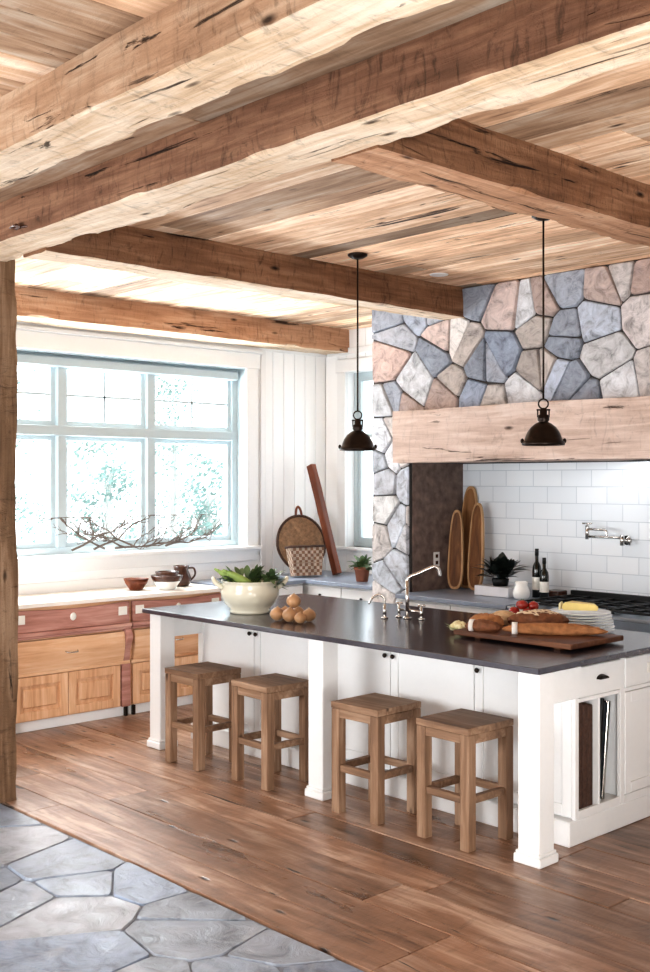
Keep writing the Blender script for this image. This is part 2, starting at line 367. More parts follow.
def stonework(bm, u0, u1, v0, v1, place, size=.26, joint=.009, hgt=.028, cols=STONES, seed=3, jit=.48, aspect=1.0, bev=.010):
    """random rubble stones as raised cells; place(u, v, h) gives the 3-D point"""
    r = random.Random(seed); s = []
    nu, nv = max(1, round((u1-u0)/size/aspect)), max(1, round((v1-v0)/size))
    for i in range(nu):
        for j in range(nv):
            if r.random() < .10 and nu*nv > 12: continue
            s.append((u0+(i+.5+r.uniform(-jit, jit)+(.25 if j % 2 else -.25))*(u1-u0)/nu, v0+(j+.5+r.uniform(-jit, jit))*(v1-v0)/nv))
            if r.random() < .16: s.append((s[-1][0]+r.uniform(.3, .5)*size, s[-1][1]+r.uniform(-.45, .45)*size))
    for p in voronoi(s, u0, u1, v0, v1):
        cu, cv = sum(a for a, b in p)/len(p), sum(b for a, b in p)/len(p)
        p2 = []
        for a in p:
            if not p2 or math.dist(a, p2[-1]) > size*.09: p2.append(a)
        if len(p2) > 3 and math.dist(p2[0], p2[-1]) < size*.09: p2.pop()
        p = p2
        if len(p) < 3: continue
        # chamfer the corners so stones look worn
        q = []
        for k in range(len(p)):
            a, b, c = p[k-1], p[k], p[(k+1) % len(p)]
            la, lc = math.dist(a, b), math.dist(b, c)
            t = r.uniform(.05, .14)
            q.append((b[0]+(a[0]-b[0])*t, b[1]+(a[1]-b[1])*t))
            q.append((b[0]+(a[0]+c[0]-2*b[0])*t*.3, b[1]+(a[1]+c[1]-2*b[1])*t*.3))
            q.append((b[0]+(c[0]-b[0])*t, b[1]+(c[1]-b[1])*t))
        if len(q) < 4: continue
        def ins(d):
            out = []
            for (a, b) in q:
                l = math.dist((a, b), (cu, cv)); k = max(.2, 1-d/max(l, .02)); out.append((cu+(a-cu)*k, cv+(b-cv)*k))
            return out
        h = hgt*r.uniform(.55, 1.2); tu, tv = r.uniform(-.5, .5)*hgt/size, r.uniform(-.5, .5)*hgt/size
        R0 = [bm.verts.new(place(a, b, 0)) for a, b in ins(joint*.55)]
        R1 = [bm.verts.new(place(a, b, h*.6)) for a, b in ins(joint*.6+bev*.2)]
        R2 = [bm.verts.new(place(a, b, h+(a-cu)*tu+(b-cv)*tv)) for a, b in ins(joint*.6+bev)]
        m = len(q); n0 = []
        for A, B in ((R0, R1), (R1, R2)):
            for k in range(m): n0.append(bm.faces.new((A[k], A[(k+1) % m], B[(k+1) % m], B[k])))
        n0.append(bm.faces.new(R2))
        c = rgb(r.choice(cols)); g = r.uniform(.8, 1.15)
        setcol(bm, n0, (min(1, c[0]*g), min(1, c[1]*g), min(1, c[2]*g), 1))

# ------------------------------------------------------------------ measurements (metres; camera at x=0,y=0)
WX = -7.75      # window wall, inner face
BY = 7.25       # back wall
SY = 6.30       # stone chimney breast, front face
CZ = 3.22       # ceiling
SL = -6.17      # left end of the stone
AX = -5.78      # alcove side wall
TY = 6.93       # backsplash
XR = 1.6        # how far the room runs to the right

# floors
o = boards('floor', M['floor'], 'X', -8.0, XR, 2.87, BY+.1, -.03, 0, .16, .30, 1.6, 3.6, True, gap=.004, seed=11); struct(o)
bm = bmesh.new(); bm.loops.layers.float_color.new('rnd')
stonework(bm, -8.0, XR, -1.2, 2.86, lambda u, v, h: (u, v, -.012+h), size=.27, joint=.009, hgt=.010, seed=21, jit=.42, aspect=1.7,
          cols=['8a94a3', '848fa0', '929aa6', '9b9ea5', '888f9a', '8f99a8', '808c9f', 'a09d9f'], bev=.004)
n0 = len(bm.faces); bx(bm, -8.0, XR, -1.2, 2.865, -.05, -.0115, mat=1); bm.faces.ensure_lookup_table(); setcol(bm, bm.faces[n0:], (.3, .3, .3, 1))
struct(link('floor', bm, [M['slate'], M['grout']]))

# ceiling
o = boards('ceiling', M['plank'], 'X', -8.0, XR, 2.05, BY+.1, CZ, CZ+.025, .15, .25, 2.4, 5.0, False, gap=.005, seed=5); struct(o)
o = boards('ceiling', M['plankY'], 'Y', -8.0, XR, -1.2, 2.05, CZ, CZ+.025, .15, .25, 2.4, 5.0, False, gap=.005, seed=6); struct(o)

# walls
def wall_panels(bm, axis, fixed, a0, a1, z0, z1, out, groove=.13):
    """tongue-and-groove boards on a wall plane"""
    n = max(1, round((a1-a0)/groove)); w = (a1-a0)/n
    for i in range(n):
        s, e = a0+i*w+.002, a0+(i+1)*w-.002
        if axis == 'X': bx(bm, fixed-.015, fixed, s, e, z0, z1, bev=.003)
        else: bx(bm, s, e, fixed, fixed+.015, z0, z1, bev=.003)
WY0, WY1, WZ0, WZ1 = 3.45, 6.25, 1.20, 2.80
bm = bmesh.new()
bx(bm, WX-.2, WX-.012, 2.0, WY0-.012, 0, CZ); bx(bm, WX-.2, WX-.012, WY1+.012, BY+.1, 0, CZ)
bx(bm, WX-.2, WX-.012, WY0-.012, WY1+.012, 0, WZ0); bx(bm, WX-.2, WX-.012, WY0-.012, WY1+.012, WZ1+.012, CZ)
wall_panels(bm, 'X', WX, 2.0, WY0-.2, .0, CZ, 1); wall_panels(bm, 'X', WX, WY1+.2, BY, .0, CZ, 1)
for k, (a, b) in enumerate(((0, .2), (.2, .4), (.4, .6), (.6, .8), (.8, 1.0), (1.0, 1.12))): bx(bm, WX-.015, WX, WY0-.2, WY1+.2, a+.002, min(b-.002, WZ0-.04), bev=.003)
bx(bm, WX-.015, WX, WY0-.2, WY1+.2, WZ1+.012, CZ, bev=.003)
struct(link('wall_left', bm, M['wall']))
VX0, VX1 = -7.46, -6.45; VZ0, VZ1 = 1.17, 2.82
bm = bmesh.new()
bx(bm, WX-.2, VX0, BY+.012, BY+.2, 0, CZ); bx(bm, VX1, XR, BY+.012, BY+.2, 0, CZ)
bx(bm, VX0, VX1, BY+.012, BY+.2, 0, VZ0); bx(bm, VX0, VX1, BY+.012, BY+.2, VZ1, CZ)
wall_panels(bm, 'Y', BY, WX, VX0-.12, 0, CZ, 1); wall_panels(bm, 'Y', BY, VX1+.12, SL+.05, 0, CZ, 1)
wall_panels(bm, 'Y', BY, VX0-.12, VX1+.12, 0, VZ0-.06, 1); wall_panels(bm, 'Y', BY, VX0-.12, VX1+.12, VZ1+.13, CZ, 1)
struct(link('wall_back', bm, M['wall']))

# stone chimney breast: upper wall, left column, its inner cheek
bm = bmesh.new(); bm.loops.layers.float_color.new('rnd')
front = lambda u, v, h: (u, SY-h, v)
stonework(bm, SL, XR, 2.30, CZ, front, size=.25, seed=8, aspect=1.15)
stonework(bm, SL, AX, 0, 2.30, front, size=.24, seed=13, aspect=.9, cols=['dcdee3', 'cfd4dc', 'e2e3e4', 'c4cad3', 'd9d4d2', 'd4d8de'])
stonework(bm, SY+.02, BY-.05, 0, CZ, lambda u, v, h: (SL-h, u, v), size=.26, seed=14)
n0 = len(bm.faces)
bx(bm, SL, AX, SY, BY+.01, 0, CZ, mat=1); bx(bm, AX, XR, SY, BY+.01, 1.93, CZ, mat=1)
bm.faces.ensure_lookup_table(); setcol(bm, bm.faces[n0:], (.3, .3, .3, 1))
struct(link('wall_stone', bm, [M['stone'], M['mortar']]))
bm = bmesh.new(); bx(bm, AX, AX+.012, SY+.03, TY, .0, 1.93); 
struct(link('wall_alcove', bm, M['brownstone']))
bm = bmesh.new(); bx(bm, AX+.012, XR, TY, TY+.03, .0, 1.93); struct(link('wall_backsplash', bm, M['tile']))

# ------------------------------------------------------------------ windows
def window_left():
    bm = bmesh.new(); fx = (-7.95, -7.86)
    bx(bm, *fx, WY0, WY0+.06, WZ0, WZ1); bx(bm, *fx, WY1-.06, WY1, WZ0, WZ1)
    bx(bm, *fx, WY0+.06, WY1-.06, WZ0, WZ0+.06); bx(bm, *fx, WY0+.06, WY1-.06, WZ1-.07, WZ1)
    # reveals
    bx(bm, -7.86, WX+.0, WY0-.012, WY0, WZ0, WZ1); bx(bm, -7.86, WX, WY1, WY1+.012, WZ0, WZ1); bx(bm, -7.86, WX, WY0, WY1, WZ1, WZ1+.012)
    root = struct(link('window_1', bm, M['sash']))
    units = [(WY0+.06, 4.415), (4.485, 5.265), (5.335, WY1-.06)]
    for y in (4.45, 5.30): box('mullion', M['sash'], root, -7.95, -7.84, y-.035, y+.035, WZ0+.06, WZ1-.07)
    box('transom', M['sash'], root, -7.955, -7.835, WY0+.06, WY1-.06, 2.155, 2.235)
    for (a, b) in units:
        for (z0, z1, mt) in ((WZ0+.06, 2.155, False), (2.235, WZ1-.07, True)):
            bm = bmesh.new(); w = .038; x = (-7.93, -7.885)
            bx(bm, *x, a, a+w, z0, z1); bx(bm, *x, b-w, b, z0, z1); bx(bm, *x, a+w, b-w, z0, z0+w); bx(bm, *x, a+w, b-w, z1-w, z1)
            if mt:
                c = (a+b)/2; zc = (z0+z1)/2
                bx(bm, -7.925, -7.89, c-.009, c+.009, z0+w, z1-w); bx(bm, -7.925, -7.89, a+w, b-w, zc-.009, zc+.009)
            s = link('sash', bm, M['sash'], root)
            bm = bmesh.new(); bx(bm, -7.911, -7.907, a+w*.8, b-w*.8, z0+w*.8, z1-w*.8); link('pane', bm, M['pane'], s)
    bm = bmesh.new()
    for y0, y1 in ((WY0-.14, WY0-.005), (WY1+.005, WY1+.14)):
        bx(bm, WX-.02, WX+.022, y0, y1, WZ0-.02, WZ1+.01, bev=.004); 
    bx(bm, WX, WX+.012, WY1+.18, WY1+.24, 0.93, CZ-.2, bev=.004)
    bx(bm, WX-.01, WX+.026, WY0-.16, WY1+.16, WZ1+.01, WZ1+.15, bev=.005); bx(bm, WX-.01, WX+.05, WY0-.18, WY1+.18, WZ1+.15, WZ1+.185, bev=.006)
    link('casing', bm, M['white'], root)
    bm = bmesh.new(); bx(bm, -7.87, WX+.06, WY0-.16, WY1+.16, WZ0-.03, WZ0+.004, bev=.006); bx(bm, WX-.01, WX+.02, WY0-.14, WY1+.14, WZ0-.13, WZ0-.03, bev=.004)
    link('sill', bm, M['white'], root)
    box('blind_roll', M['sash'], root, -7.85, -7.80, WY0+.03, WY1-.03, WZ1-.10, WZ1-.02, bev=.01)
window_left()
def window_back():
    bm = bmesh.new(); fy = (BY+.1, BY+.17)
    bx(bm, VX0, VX0+.05, *fy, VZ0, VZ1); bx(bm, VX1-.05, VX1, *fy, VZ0, VZ1); bx(bm, VX0+.05, VX1-.05, *fy, VZ0, VZ0+.05); bx(bm, VX0+.05, VX1-.05, *fy, VZ1-.05, VZ1)
    root = struct(link('window_2', bm, M['sash']))
    for (z0, z1) in ((VZ0+.05, 2.155), (2.2, VZ1-.05)):
        bm = bmesh.new(); a, b, w = VX0+.05, VX1-.05, .035
        bx(bm, a, a+w, BY+.11, BY+.15, z0, z1); bx(bm, b-w, b, BY+.11, BY+.15, z0, z1); bx(bm, a+w, b-w, BY+.11, BY+.15, z0, z0+w); bx(bm, a+w, b-w, BY+.11, BY+.15, z1-w, z1)
        s = link('sash', bm, M['sash'], root)
        bm = bmesh.new(); bx(bm, a+w*.8, b-w*.8, BY+.129, BY+.133, z0+w*.8, z1-w*.8); link('pane', bm, M['pane'], s)
    bm = bmesh.new()
    bx(bm, VX0-.11, VX0, BY-.02, BY+.02, VZ0-.02, VZ1, bev=.004); bx(bm, VX1, VX1+.11, BY-.02, BY+.02, VZ0-.02, VZ1, bev=.004)
    bx(bm, VX0-.13, VX1+.13, BY-.025, BY+.02, VZ1, VZ1+.12, bev=.004); link('casing', bm, M['white'], root)
    box('sill', M['white'], root, VX0-.14, VX1+.14, BY-.05, BY+.1, VZ0-.03, VZ0, bev=.005)
window_back()
bm = bmesh.new(); bx(bm, XR, XR+.1, -1.2, BY+.1, 0, CZ); struct(link('wall_right', bm, M['wall']))
bm = bmesh.new(); bx(bm, -8.0, XR, -1.3, -1.2, 0, CZ); struct(link('wall_front', bm, M['wall']))
bm = bmesh.new(); bx(bm, -8.1, -8.0, -1.3, 2.0, 0, CZ); struct(link('wall_left', bm, M['wall']))
# cornice on the two white walls
bm = bmesh.new(); bx(bm, WX, WX+.04, 2.0, BY, 3.02, 3.05, bev=.005); bx(bm, WX, WX+.02, 2.0, BY, 2.985, 3.02, bev=.004); struct(link('trim_1', bm, M['white']))
bm = bmesh.new(); bx(bm, WX+.04, SL-.03, BY-.02, BY, 2.985, 3.05, bev=.005); struct(link('trim_2', bm, M['white']))

# ------------------------------------------------------------------ timber frame
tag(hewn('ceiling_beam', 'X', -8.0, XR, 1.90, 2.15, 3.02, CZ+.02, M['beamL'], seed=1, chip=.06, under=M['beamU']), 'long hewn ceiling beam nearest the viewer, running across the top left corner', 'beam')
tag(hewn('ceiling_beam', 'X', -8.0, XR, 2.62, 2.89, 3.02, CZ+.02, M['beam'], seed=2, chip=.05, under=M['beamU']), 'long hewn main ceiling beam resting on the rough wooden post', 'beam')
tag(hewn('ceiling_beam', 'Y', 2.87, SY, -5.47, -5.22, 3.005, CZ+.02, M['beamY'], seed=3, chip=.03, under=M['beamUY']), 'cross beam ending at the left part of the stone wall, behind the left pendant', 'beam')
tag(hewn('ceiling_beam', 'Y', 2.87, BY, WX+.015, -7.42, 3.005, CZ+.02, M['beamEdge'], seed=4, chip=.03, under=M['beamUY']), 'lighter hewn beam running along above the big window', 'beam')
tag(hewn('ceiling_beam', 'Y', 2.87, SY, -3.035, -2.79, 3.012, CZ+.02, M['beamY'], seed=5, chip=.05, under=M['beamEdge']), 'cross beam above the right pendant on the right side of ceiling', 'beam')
tag(hewn('wooden_post', 'Z', 0, 3.05, -5.95, -5.69, 2.70, 2.95, M['beamZ'], seed=6, chip=.03), 'rough wooden post standing where slate floor meets wood floor', 'post')
tag(hewn('mantel_beam', 'X', -5.81, XR, 6.14, SY+.04, 1.93, 2.33, M['mantel'], seed=7, chip=.02, amp=.005), 'pale thick timber mantel beam across the stone chimney breast', 'beam')
def bracket(loc, rz, label):
    bm = bmesh.new(); blob(bm, (0, 0, -.006), (.05, .022, .012), 2, .8, 6, 3); tube(bm, [(.03, 0, -.008), (.09, .01, -.012)], .006, 6)
    o = link('iron_spike', bm, M['darkceramic']); o.location = loc; o.rotation_euler = (0, 0, rz); tag(o, label, 'spike')
bracket((-5.02, 2.60, 3.06), .2, 'rusty iron spike sticking out of the main ceiling beam')
def downlight(x, y, label):
    bm = bmesh.new(); lathe(bm, [(0, -.003), (.05, -.003), (.062, -.006), (.066, 0)], 24, (x, y, CZ)); o = link('recessed_light', bm, M['white'], None, True); tag(o, label, 'light')
downlight(-5.0, 5.75, 'small round recessed ceiling light beside the stone wall')

# ------------------------------------------------------------------ island
IX0, IX1, IY0, IY1, IZ = -6.28, -3.02, 4.17, 5.62, .93
isl = thing('kitchen_island', 'long white painted kitchen island with posts, doors and end cubby', 'island', (-4.65, 4.9, 0))
isl_parts = []
def P(o): isl_parts.append(o); return o
bm = bmesh.new()
BY0, BX0, BX1 = 4.58, -6.20, -3.12
bx(bm, BX0, -3.50, BY0+.02, 5.56, .12, IZ-.031)               # carcass
bx(bm, -3.50, BX1, BY0+.02, BY0+.045, .12, IZ-.031)           # end cabinet, hollow round the cubby
bx(bm, -3.50, BX1, 5.02, 5.56, .12, IZ-.031)
bx(bm, -3.50, BX1, BY0+.045, 5.02, .12, .155); bx(bm, -3.50, BX1, BY0+.045, 5.02, .715, IZ-.031)
P(link('carcass', bm, M['white'], isl))
P(box('plinth', M['white'], isl, BX0-.02, BX1+.02, BY0-.05, 5.58, 0, .125, bev=.006))
P(box('cubby_divider', M['white'], isl, -3.49, BX1+.018, 4.785, 4.803, .155, .715, bev=.002))
bm = bmesh.new()
x0, x1 = BX1, BX1+.02
bx(bm, x0, x1, BY0, 4.612, .125, IZ-.031, bev=.002); bx(bm, x0, x1, 4.985, 5.025, .125, IZ-.031, bev=.002); bx(bm, x0, x1, 5.545, 5.58, .125, IZ-.031, bev=.002)
bx(bm, x0, x1, 4.612, 4.985, .125, .165, bev=.002); bx(bm, x0, x1, 4.612, 4.985, .70, .72, bev=.002); bx(bm, x0, x1, 5.025, 5.545, .125, .165); bx(bm, x0, x1, 5.025, 5.545, .70, .72)
bx(bm, x0, x1, 4.612, 5.545, .878, IZ-.031)
P(link('face_frame', bm, M['white'], isl))
for (a, b) in ((4.615, 4.982), (5.028, 5.542)):
    d = P(box('drawer', M['white'], isl, x0, x1+.006, a, b, .723, .875, bev=.003)); c = (a+b)/2
    bm = bmesh.new()
    if a < 4.8:
        for i in range(9):
            pass
        pts = [(x1+.006, c+.042*math.cos(t), .80+.022*math.sin(t)) for t in [PI*k/10 for k in range(11)]]
        vs = [bm.verts.new(p) for p in pts]; vo = [bm.verts.new((x1+.03, p[1]*.9+c*.1, p[2]*.75+.80*.25)) for p in pts]
        for i in range(10): bm.faces.new((vs[i], vs[i+1], vo[i+1], vo[i]))
        bm.faces.new(vo); h = link('cup_pull', bm, M['iron'], d)
    else:
        bx(bm, x1+.006, x1+.010, c-.05, c+.05, .775, .83, bev=.002); h = link('label_holder', bm, M['label'], d)
def shaker_x(x, y0, y1, z0, z1, parent):
    bm = bmesh.new(); w = .055
    bx(bm, x, x+.012, y0+.01, y1-.01, z0+.01, z1-.01)
    bx(bm, x, x+.022, y0, y0+w, z0, z1, bev=.002); bx(bm, x, x+.022, y1-w, y1, z0, z1, bev=.002)
    bx(bm, x, x+.022, y0+w, y1-w, z0, z0+w, bev=.002); bx(bm, x, x+.022, y0+w, y1-w, z1-w, z1, bev=.002)
    return link('door', bm, M['white'], parent)
P(shaker_x(x0+.002, 5.028, 5.542, .168, .697, isl))
W = (BX1-BX0)/5
for i in range(5):
    a, b = BX0+i*W+.003, BX0+(i+1)*W-.003; z0, z1, w = .135, .885, .055; y = BY0
    bm = bmesh.new(); bx(bm, a+.01, b-.01, y+.010, y+.02, z0+.01, z1-.01)
    bx(bm, a, a+w, y, y+.02, z0, z1, bev=.002); bx(bm, b-w, b, y, y+.02, z0, z1, bev=.002)
    bx(bm, a+w, b-w, y, y+.02, z0, z0+w, bev=.002); bx(bm, a+w, b-w, y, y+.02, z1-w, z1, bev=.002)
    d = P(link('door', bm, M['white'], isl))
    kx = b-.028 if i in (0, 2) else a+.028
    bm = bmesh.new(); lathe(bm, [(0, .026), (.010, .024), (.0145, .017), (.011, .009), (.005, .006), (.005, 0), (0, 0)], 14)
    for v in bm.verts: v.co = Vector((kx+v.co.x, y-v.co.z, .79+v.co.y))
    link('knob', bm, M['iron'], d, True)
for x in (-6.165, -4.572, -3.10):
    bm = bmesh.new(); c = IY0+.088; w = .061
    bx(bm, x-w, x+w, c-w, c+w, .05, IZ-.031, bev=.005)
    bx(bm, x-w-.016, x+w+.016, c-w-.016, c+w+.016, 0, .045, bev=.006); bx(bm, x-w-.008, x+w+.008, c-w-.008, c+w+.008, .045, .06, bev=.004)
    P(link('leg', bm, M['white'], isl))
for x in (-6.19, -3.095):
    P(box('apron', M['white'], isl, x-.03, x+.03, IY0+.151, BY0-.0, .735, IZ-.031, bev=.003))
for p in isl_parts: p.matrix_parent_inverse = Matrix.Translation((4.65, -4.9, 0))
o = box('island_counter', M['soap'], None, IX0, IX1, IY0, IY1, IZ-.03, IZ, bev=.006, seg=2); tag(o, 'dark polished stone countertop lying on the white island', 'countertop')

# things in the cubby
bm = bmesh.new()
for i in range(3): bx(bm, -3.46, -3.12, 4.640+i*.044, 4.682+i*.044, .157, .695-.012*i, bev=.014, seg=3)
tag(link('wicker_mat', bm, M['tray']), 'dark brown textured mats standing in the left slot of the island cubby', 'mats')
def slottray(y, lean, label, mat, h=.52):
    t = thing('serving_tray', label, 'tray', (-3.30, y, .157)); t.rotation_euler = (lean, 0, 0)
    box('tray_base', mat, t, -.15, .15, -.004, .004, 0, h, bev=.002)
    bm = bmesh.new()
    for a in ((-.15, -.14, 0, h), (.14, .15, 0, h), (-.14, .14, 0, .01), (-.14, .14, h-.01, h)): bx(bm, a[0], a[1], -.012, .012, a[2], a[3], bev=.002)
    link('rim', bm, M['chrome'] if mat is M['steel'] else M['black'], t)
slottray(4.855, -.10, 'dark tray leaning in the right slot of the island cubby', M['black'])
slottray(4.905, -.12, 'silver rimmed tray leaning against dark tray in island cubby', M['steel'], .5)

# ------------------------------------------------------------------ stools
def make_stool():
    r = thing('bar_stool', '', 'stool', (0, 0, 0)); s = .172; H = .60; l = .056
    bm = bmesh.new()
    for i in range(3):
        w = 2*s/3; bx(bm, -s-.002+i*w, -s+(i+1)*w, -s-.002, s+.002, H-.035, H, bev=.004, seg=2)
    link('seat', bm, M['stoolH'], r)
    for a in (-1, 1):
        for b in (-1, 1):
            box('leg', M['stool'], r, *sorted((a*s, a*(s-l))), *sorted((b*s, b*(s-l))), 0, H-.036, bev=.005, seg=2)
    for b in (-1, 1):
        box('apron', M['stoolH'], r, -s+l, s-l, *sorted((b*(s-.004), b*(s-.030))), H-.082, H-.036, bev=.003)
        box('apron', M['stoolH'], r, *sorted((b*(s-.004), b*(s-.030))), -s+l, s-l, H-.082, H-.036, bev=.003)
        box('stretcher', M['stoolH'], r, -s+l, s-l, *sorted((b*(s-.01), b*(s-.042))), .225, .262, bev=.003)
        box('stretcher', M['stoolH'], r, *sorted((b*(s-.01), b*(s-.042))), -s+l, s-l, .225, .262, bev=.003)
    return r
def dup(root):
    r = root.copy(); C.objects.link(r)
    for ch in [c for c in root.children]:
        c = ch.copy(); C.objects.link(c); c.parent = r
        for g in ch.children:
            d = g.copy(); C.objects.link(d); d.parent = c
    return r
st0 = make_stool()
for i, (x, y, rz, lab) in enumerate([(-5.66, 4.222, .02, 'square wooden stool beside the far left island leg, farthest from the viewer'),
                                    (-5.03, 4.262, -.03, 'square wooden stool standing just left of the middle island leg'),
                                    (-4.16, 4.268, .02, 'square wooden stool standing just right of the middle island leg'),
                                    (-3.56, 4.292, -.02, 'square wooden stool beside the right front island leg, nearest the viewer')]):
    s = st0 if i == 0 else dup(st0)
    s.location = (x, y, 0); s.rotation_euler = (0, 0, rz); s['label'] = lab; s['group'] = 'square wooden stools along the island'

# ------------------------------------------------------------------ pendants
def pendant():
    r = thing('pendant_lamp', '', 'lamp'); z0 = 1.985
    bm = bmesh.new(); lathe(bm, [(0, CZ-.001), (.062, CZ-.001), (.062, CZ-.012), (.035, CZ-.028), (.012, CZ-.034), (0, CZ-.034)], 28); link('canopy', bm, M['iron'], r, True)
    bm = bmesh.new(); tube(bm, [(0, 0, CZ-.03), (0, 0, z0+.245)], .0055, 10); link('rod', bm, M['iron'], r, True)
    bm = bmesh.new()
    ring = [(.026*math.cos(t), 0, z0+.222+.026*math.sin(t)) for t in [2*PI*k/20 for k in range(21)]]
    tube(bm, ring, .0045, 8)
    tube(bm, [(-.036, 0, z0+.19), (.036, 0, z0+.19)], .005, 8); tube(bm, [(-.030, 0, z0+.19), (-.030, 0, z0+.15)], .004, 8); tube(bm, [(.030, 0, z0+.19), (.030, 0, z0+.15)], .004, 8)
    link('yoke', bm, M['iron'], r, True)
    bm = bmesh.new(); lathe(bm, [(0, z0+.20), (.016, z0+.20), (.020, z0+.185), (.020, z0+.165), (.030, z0+.160), (.032, z0+.135), (.024, z0+.125), (.030, z0+.115), (0, z0+.112)], 24); link('socket_cap', bm, M['iron'], r, True)
    bm = bmesh.new()
    prof = [(.026, .125), (.045, .115), (.068, .096), (.086, .070), (.096, .045), (.101, .026), (.112, .018), (.115, .006), (.112, 0), (.106, .004), (.098, .020), (.090, .044), (.080, .068), (.063, .090), (.042, .108), (.022, .118)]
    lathe(bm, [(a, z0+b) for a, b in prof], 40); link('shade', bm, M['iron'], r, True)
    for s in (-1, 1):
        bm = bmesh.new(); blob(bm, (s*.112, 0, z0+.024), (.010, .008, .014), 2, 0); link('thumb_screw', bm, M['iron'], r, True)
    bm = bmesh.new(); blob(bm, (0, 0, z0+.05), (.028, .028, .034), 2, 0); link('bulb', bm, M['whiteceramic'], r, True)
    return r
p0 = pendant(); p0.location = (-4.90, 4.86, 0); p0.rotation_euler = (0, 0, .75); p0['label'] = 'dark bronze dome pendant lamp hanging above the left half of island'; p0['group'] = 'pendant lamps over the island'
p1 = dup(p0); p1.location = (-3.49, 4.86, 0); p1['label'] = 'dark bronze dome pendant lamp hanging in front of the mantel beam'

# ------------------------------------------------------------------ dresser under the window
def dresser(y0, y1, label):
    t = thing('wooden_dresser', label, 'dresser', (-7.45, (y0+y1)/2, 0)); h = (y1-y0)/2; k = .30
    q = []
    bm = bmesh.new(); bx(bm, -.28, k-.02, -h, h, .075, .885); link('carcass', bm, M['oak'], t)
    box('toe_kick', M['white'], t, -.28, k-.03, -h, h, 0, .075, bev=.002)
    # top chest: red brown band with a curved upper edge
    bm = bmesh.new(); n = 16; ya, yb = -h+.01, h-.012
    lo = []; hi = []
    for i in range(n+1):
        u = i/n; y = ya+(yb-ya)*u; sag = .018*math.sin(PI*u)
        lo.append((y, .715)); hi.append((y, .875-sag))
    for (xa) in (0,):
        f = [bm.verts.new((k+.012, a, b)) for a, b in lo+hi[::-1]]; bk_ = [bm.verts.new((k-.02, a, b)) for a, b in lo+hi[::-1]]
        bm.faces.new(f); bm.faces.new(bk_[::-1]); m = len(f)
        for i in range(m): bm.faces.new((f[i], bk_[i], bk_[(i+1) % m], f[(i+1) % m]))
    bmesh.ops.recalc_face_normals(bm, faces=bm.faces)
    d = link('upper_drawer', bm, M['redwood'], t)
    for yy in (ya+.06, yb-.06): box('latch_plate', M['label'], d, k+.012, k+.017, yy-.038, yy+.038, .775, .84, bev=.002)
    bm = bmesh.new(); blob(bm, (k+.014, (ya+yb)/2, .80), (.005, .026, .030), 2, 0); link('escutcheon', bm, M['label'], d, True)
    bm = bmesh.new(); bx(bm, k-.02, k+.035, -h, h, .685, .712, bev=.006, seg=2); bx(bm, k-.02, k+.022, -h, h, .664, .684, bev=.004); link('ledge', bm, M['redwood'], t)
    # bin front, bulging
    bm = bmesh.new(); n = 8; pr = []
    for i in range(n+1):
        u = i/n; pr.append((k-.01+.055*math.sin(PI*(.25+.6*u))*(.35+.65*u), .425+.225*u))
    A = [bm.verts.new((a, -h+.02, b)) for a, b in pr]; B = [bm.verts.new((a, h-.06, b)) for a, b in pr]
    for i in range(n): bm.faces.new((A[i], B[i], B[i+1], A[i+1]))
    A2 = bm.verts.new((k-.02, -h+.02, .425)); A3 = bm.verts.new((k-.02, -h+.02, .65)); B2 = bm.verts.new((k-.02, h-.06, .425)); B3 = bm.verts.new((k-.02, h-.06, .65))
    bm.faces.new(A+[A3, A2]); bm.faces.new((B+[B3, B2])[::-1]); bm.faces.new((A[-1], B[-1], B3, A3)); bm.faces.new((A[0], A2, B2, B[0]))
    bmesh.ops.recalc_face_normals(bm, faces=bm.faces)
    d = link('flour_bin', bm, M['oak'], t, False)
    bm = bmesh.new(); yc = -.03; tube(bm, curve([(k+.04, yc-.05, .555), (k+.065, yc-.035, .548), (k+.065, yc+.035, .548), (k+.04, yc+.05, .555)]), .005, 8); link('pull', bm, M['chrome'], d, True)
    # curved side bracket
    bm = bmesh.new(); pts = curve([(k+.03, .664), (k+.055, .62), (k+.03, .54), (k+.008, .50), (k-.0, .425)], 5)
    pts = [Vector((a.x, a.y, 0)) for a in [Vector((p[0], p[1], 0)) if not isinstance(p, Vector) else p for p in pts]] if False else None
    pp = [(k+.03, .664), (k+.05, .63), (k+.052, .60), (k+.035, .56), (k+.018, .52), (k+.010, .48), (k+.004, .425)]
    for yy in (h-.055,):
        f = [bm.verts.new((a, yy, b)) for a, b in pp]+[bm.verts.new((k-.02, yy, .425)), bm.verts.new((k-.02, yy, .664))]
        g = [bm.verts.new((v.co.x, yy+.05, v.co.z)) for v in f]; bm.faces.new(f); bm.faces.new(g[::-1]); m = len(f)
        for i in range(m): bm.faces.new((f[i], g[i], g[(i+1) % m], f[(i+1) % m]))
    bmesh.ops.recalc_face_normals(bm, faces=bm.faces); link('bracket', bm, M['redwood'], t)
    box('rail', M['oak'], t, k-.02, k+.006, -h, h, .400, .424, bev=.002)
    w = (2*h-.11)/2
    for i in range(2):
        a = -h+.015+i*(w+.006); b = a+w; z0, z1 = .085, .395
        bm = bmesh.new(); fw = .062
        bx(bm, k-.02, k+.008, a, a+fw, z0, z1, bev=.002); bx(bm, k-.02, k+.008, b-fw, b, z0, z1, bev=.002)
        bx(bm, k-.02, k+.008, a+fw, b-fw, z0, z0+fw, bev=.002); bx(bm, k-.02, k+.008, a+fw, b-fw, z1-fw, z1, bev=.002)
        bx(bm, k-.02, k-.010, a+fw, b-fw, z0+fw, z1-fw); bx(bm, k-.018, k+.004, a+fw+.022, b-fw-.022, z0+fw+.022, z1-fw-.022, bev=.012)
        link('door', bm, M['oakZ'], t)
    box('stile', M['redwood'], t, k-.02, k+.012, h-.075, h, .076, .40, bev=.003)
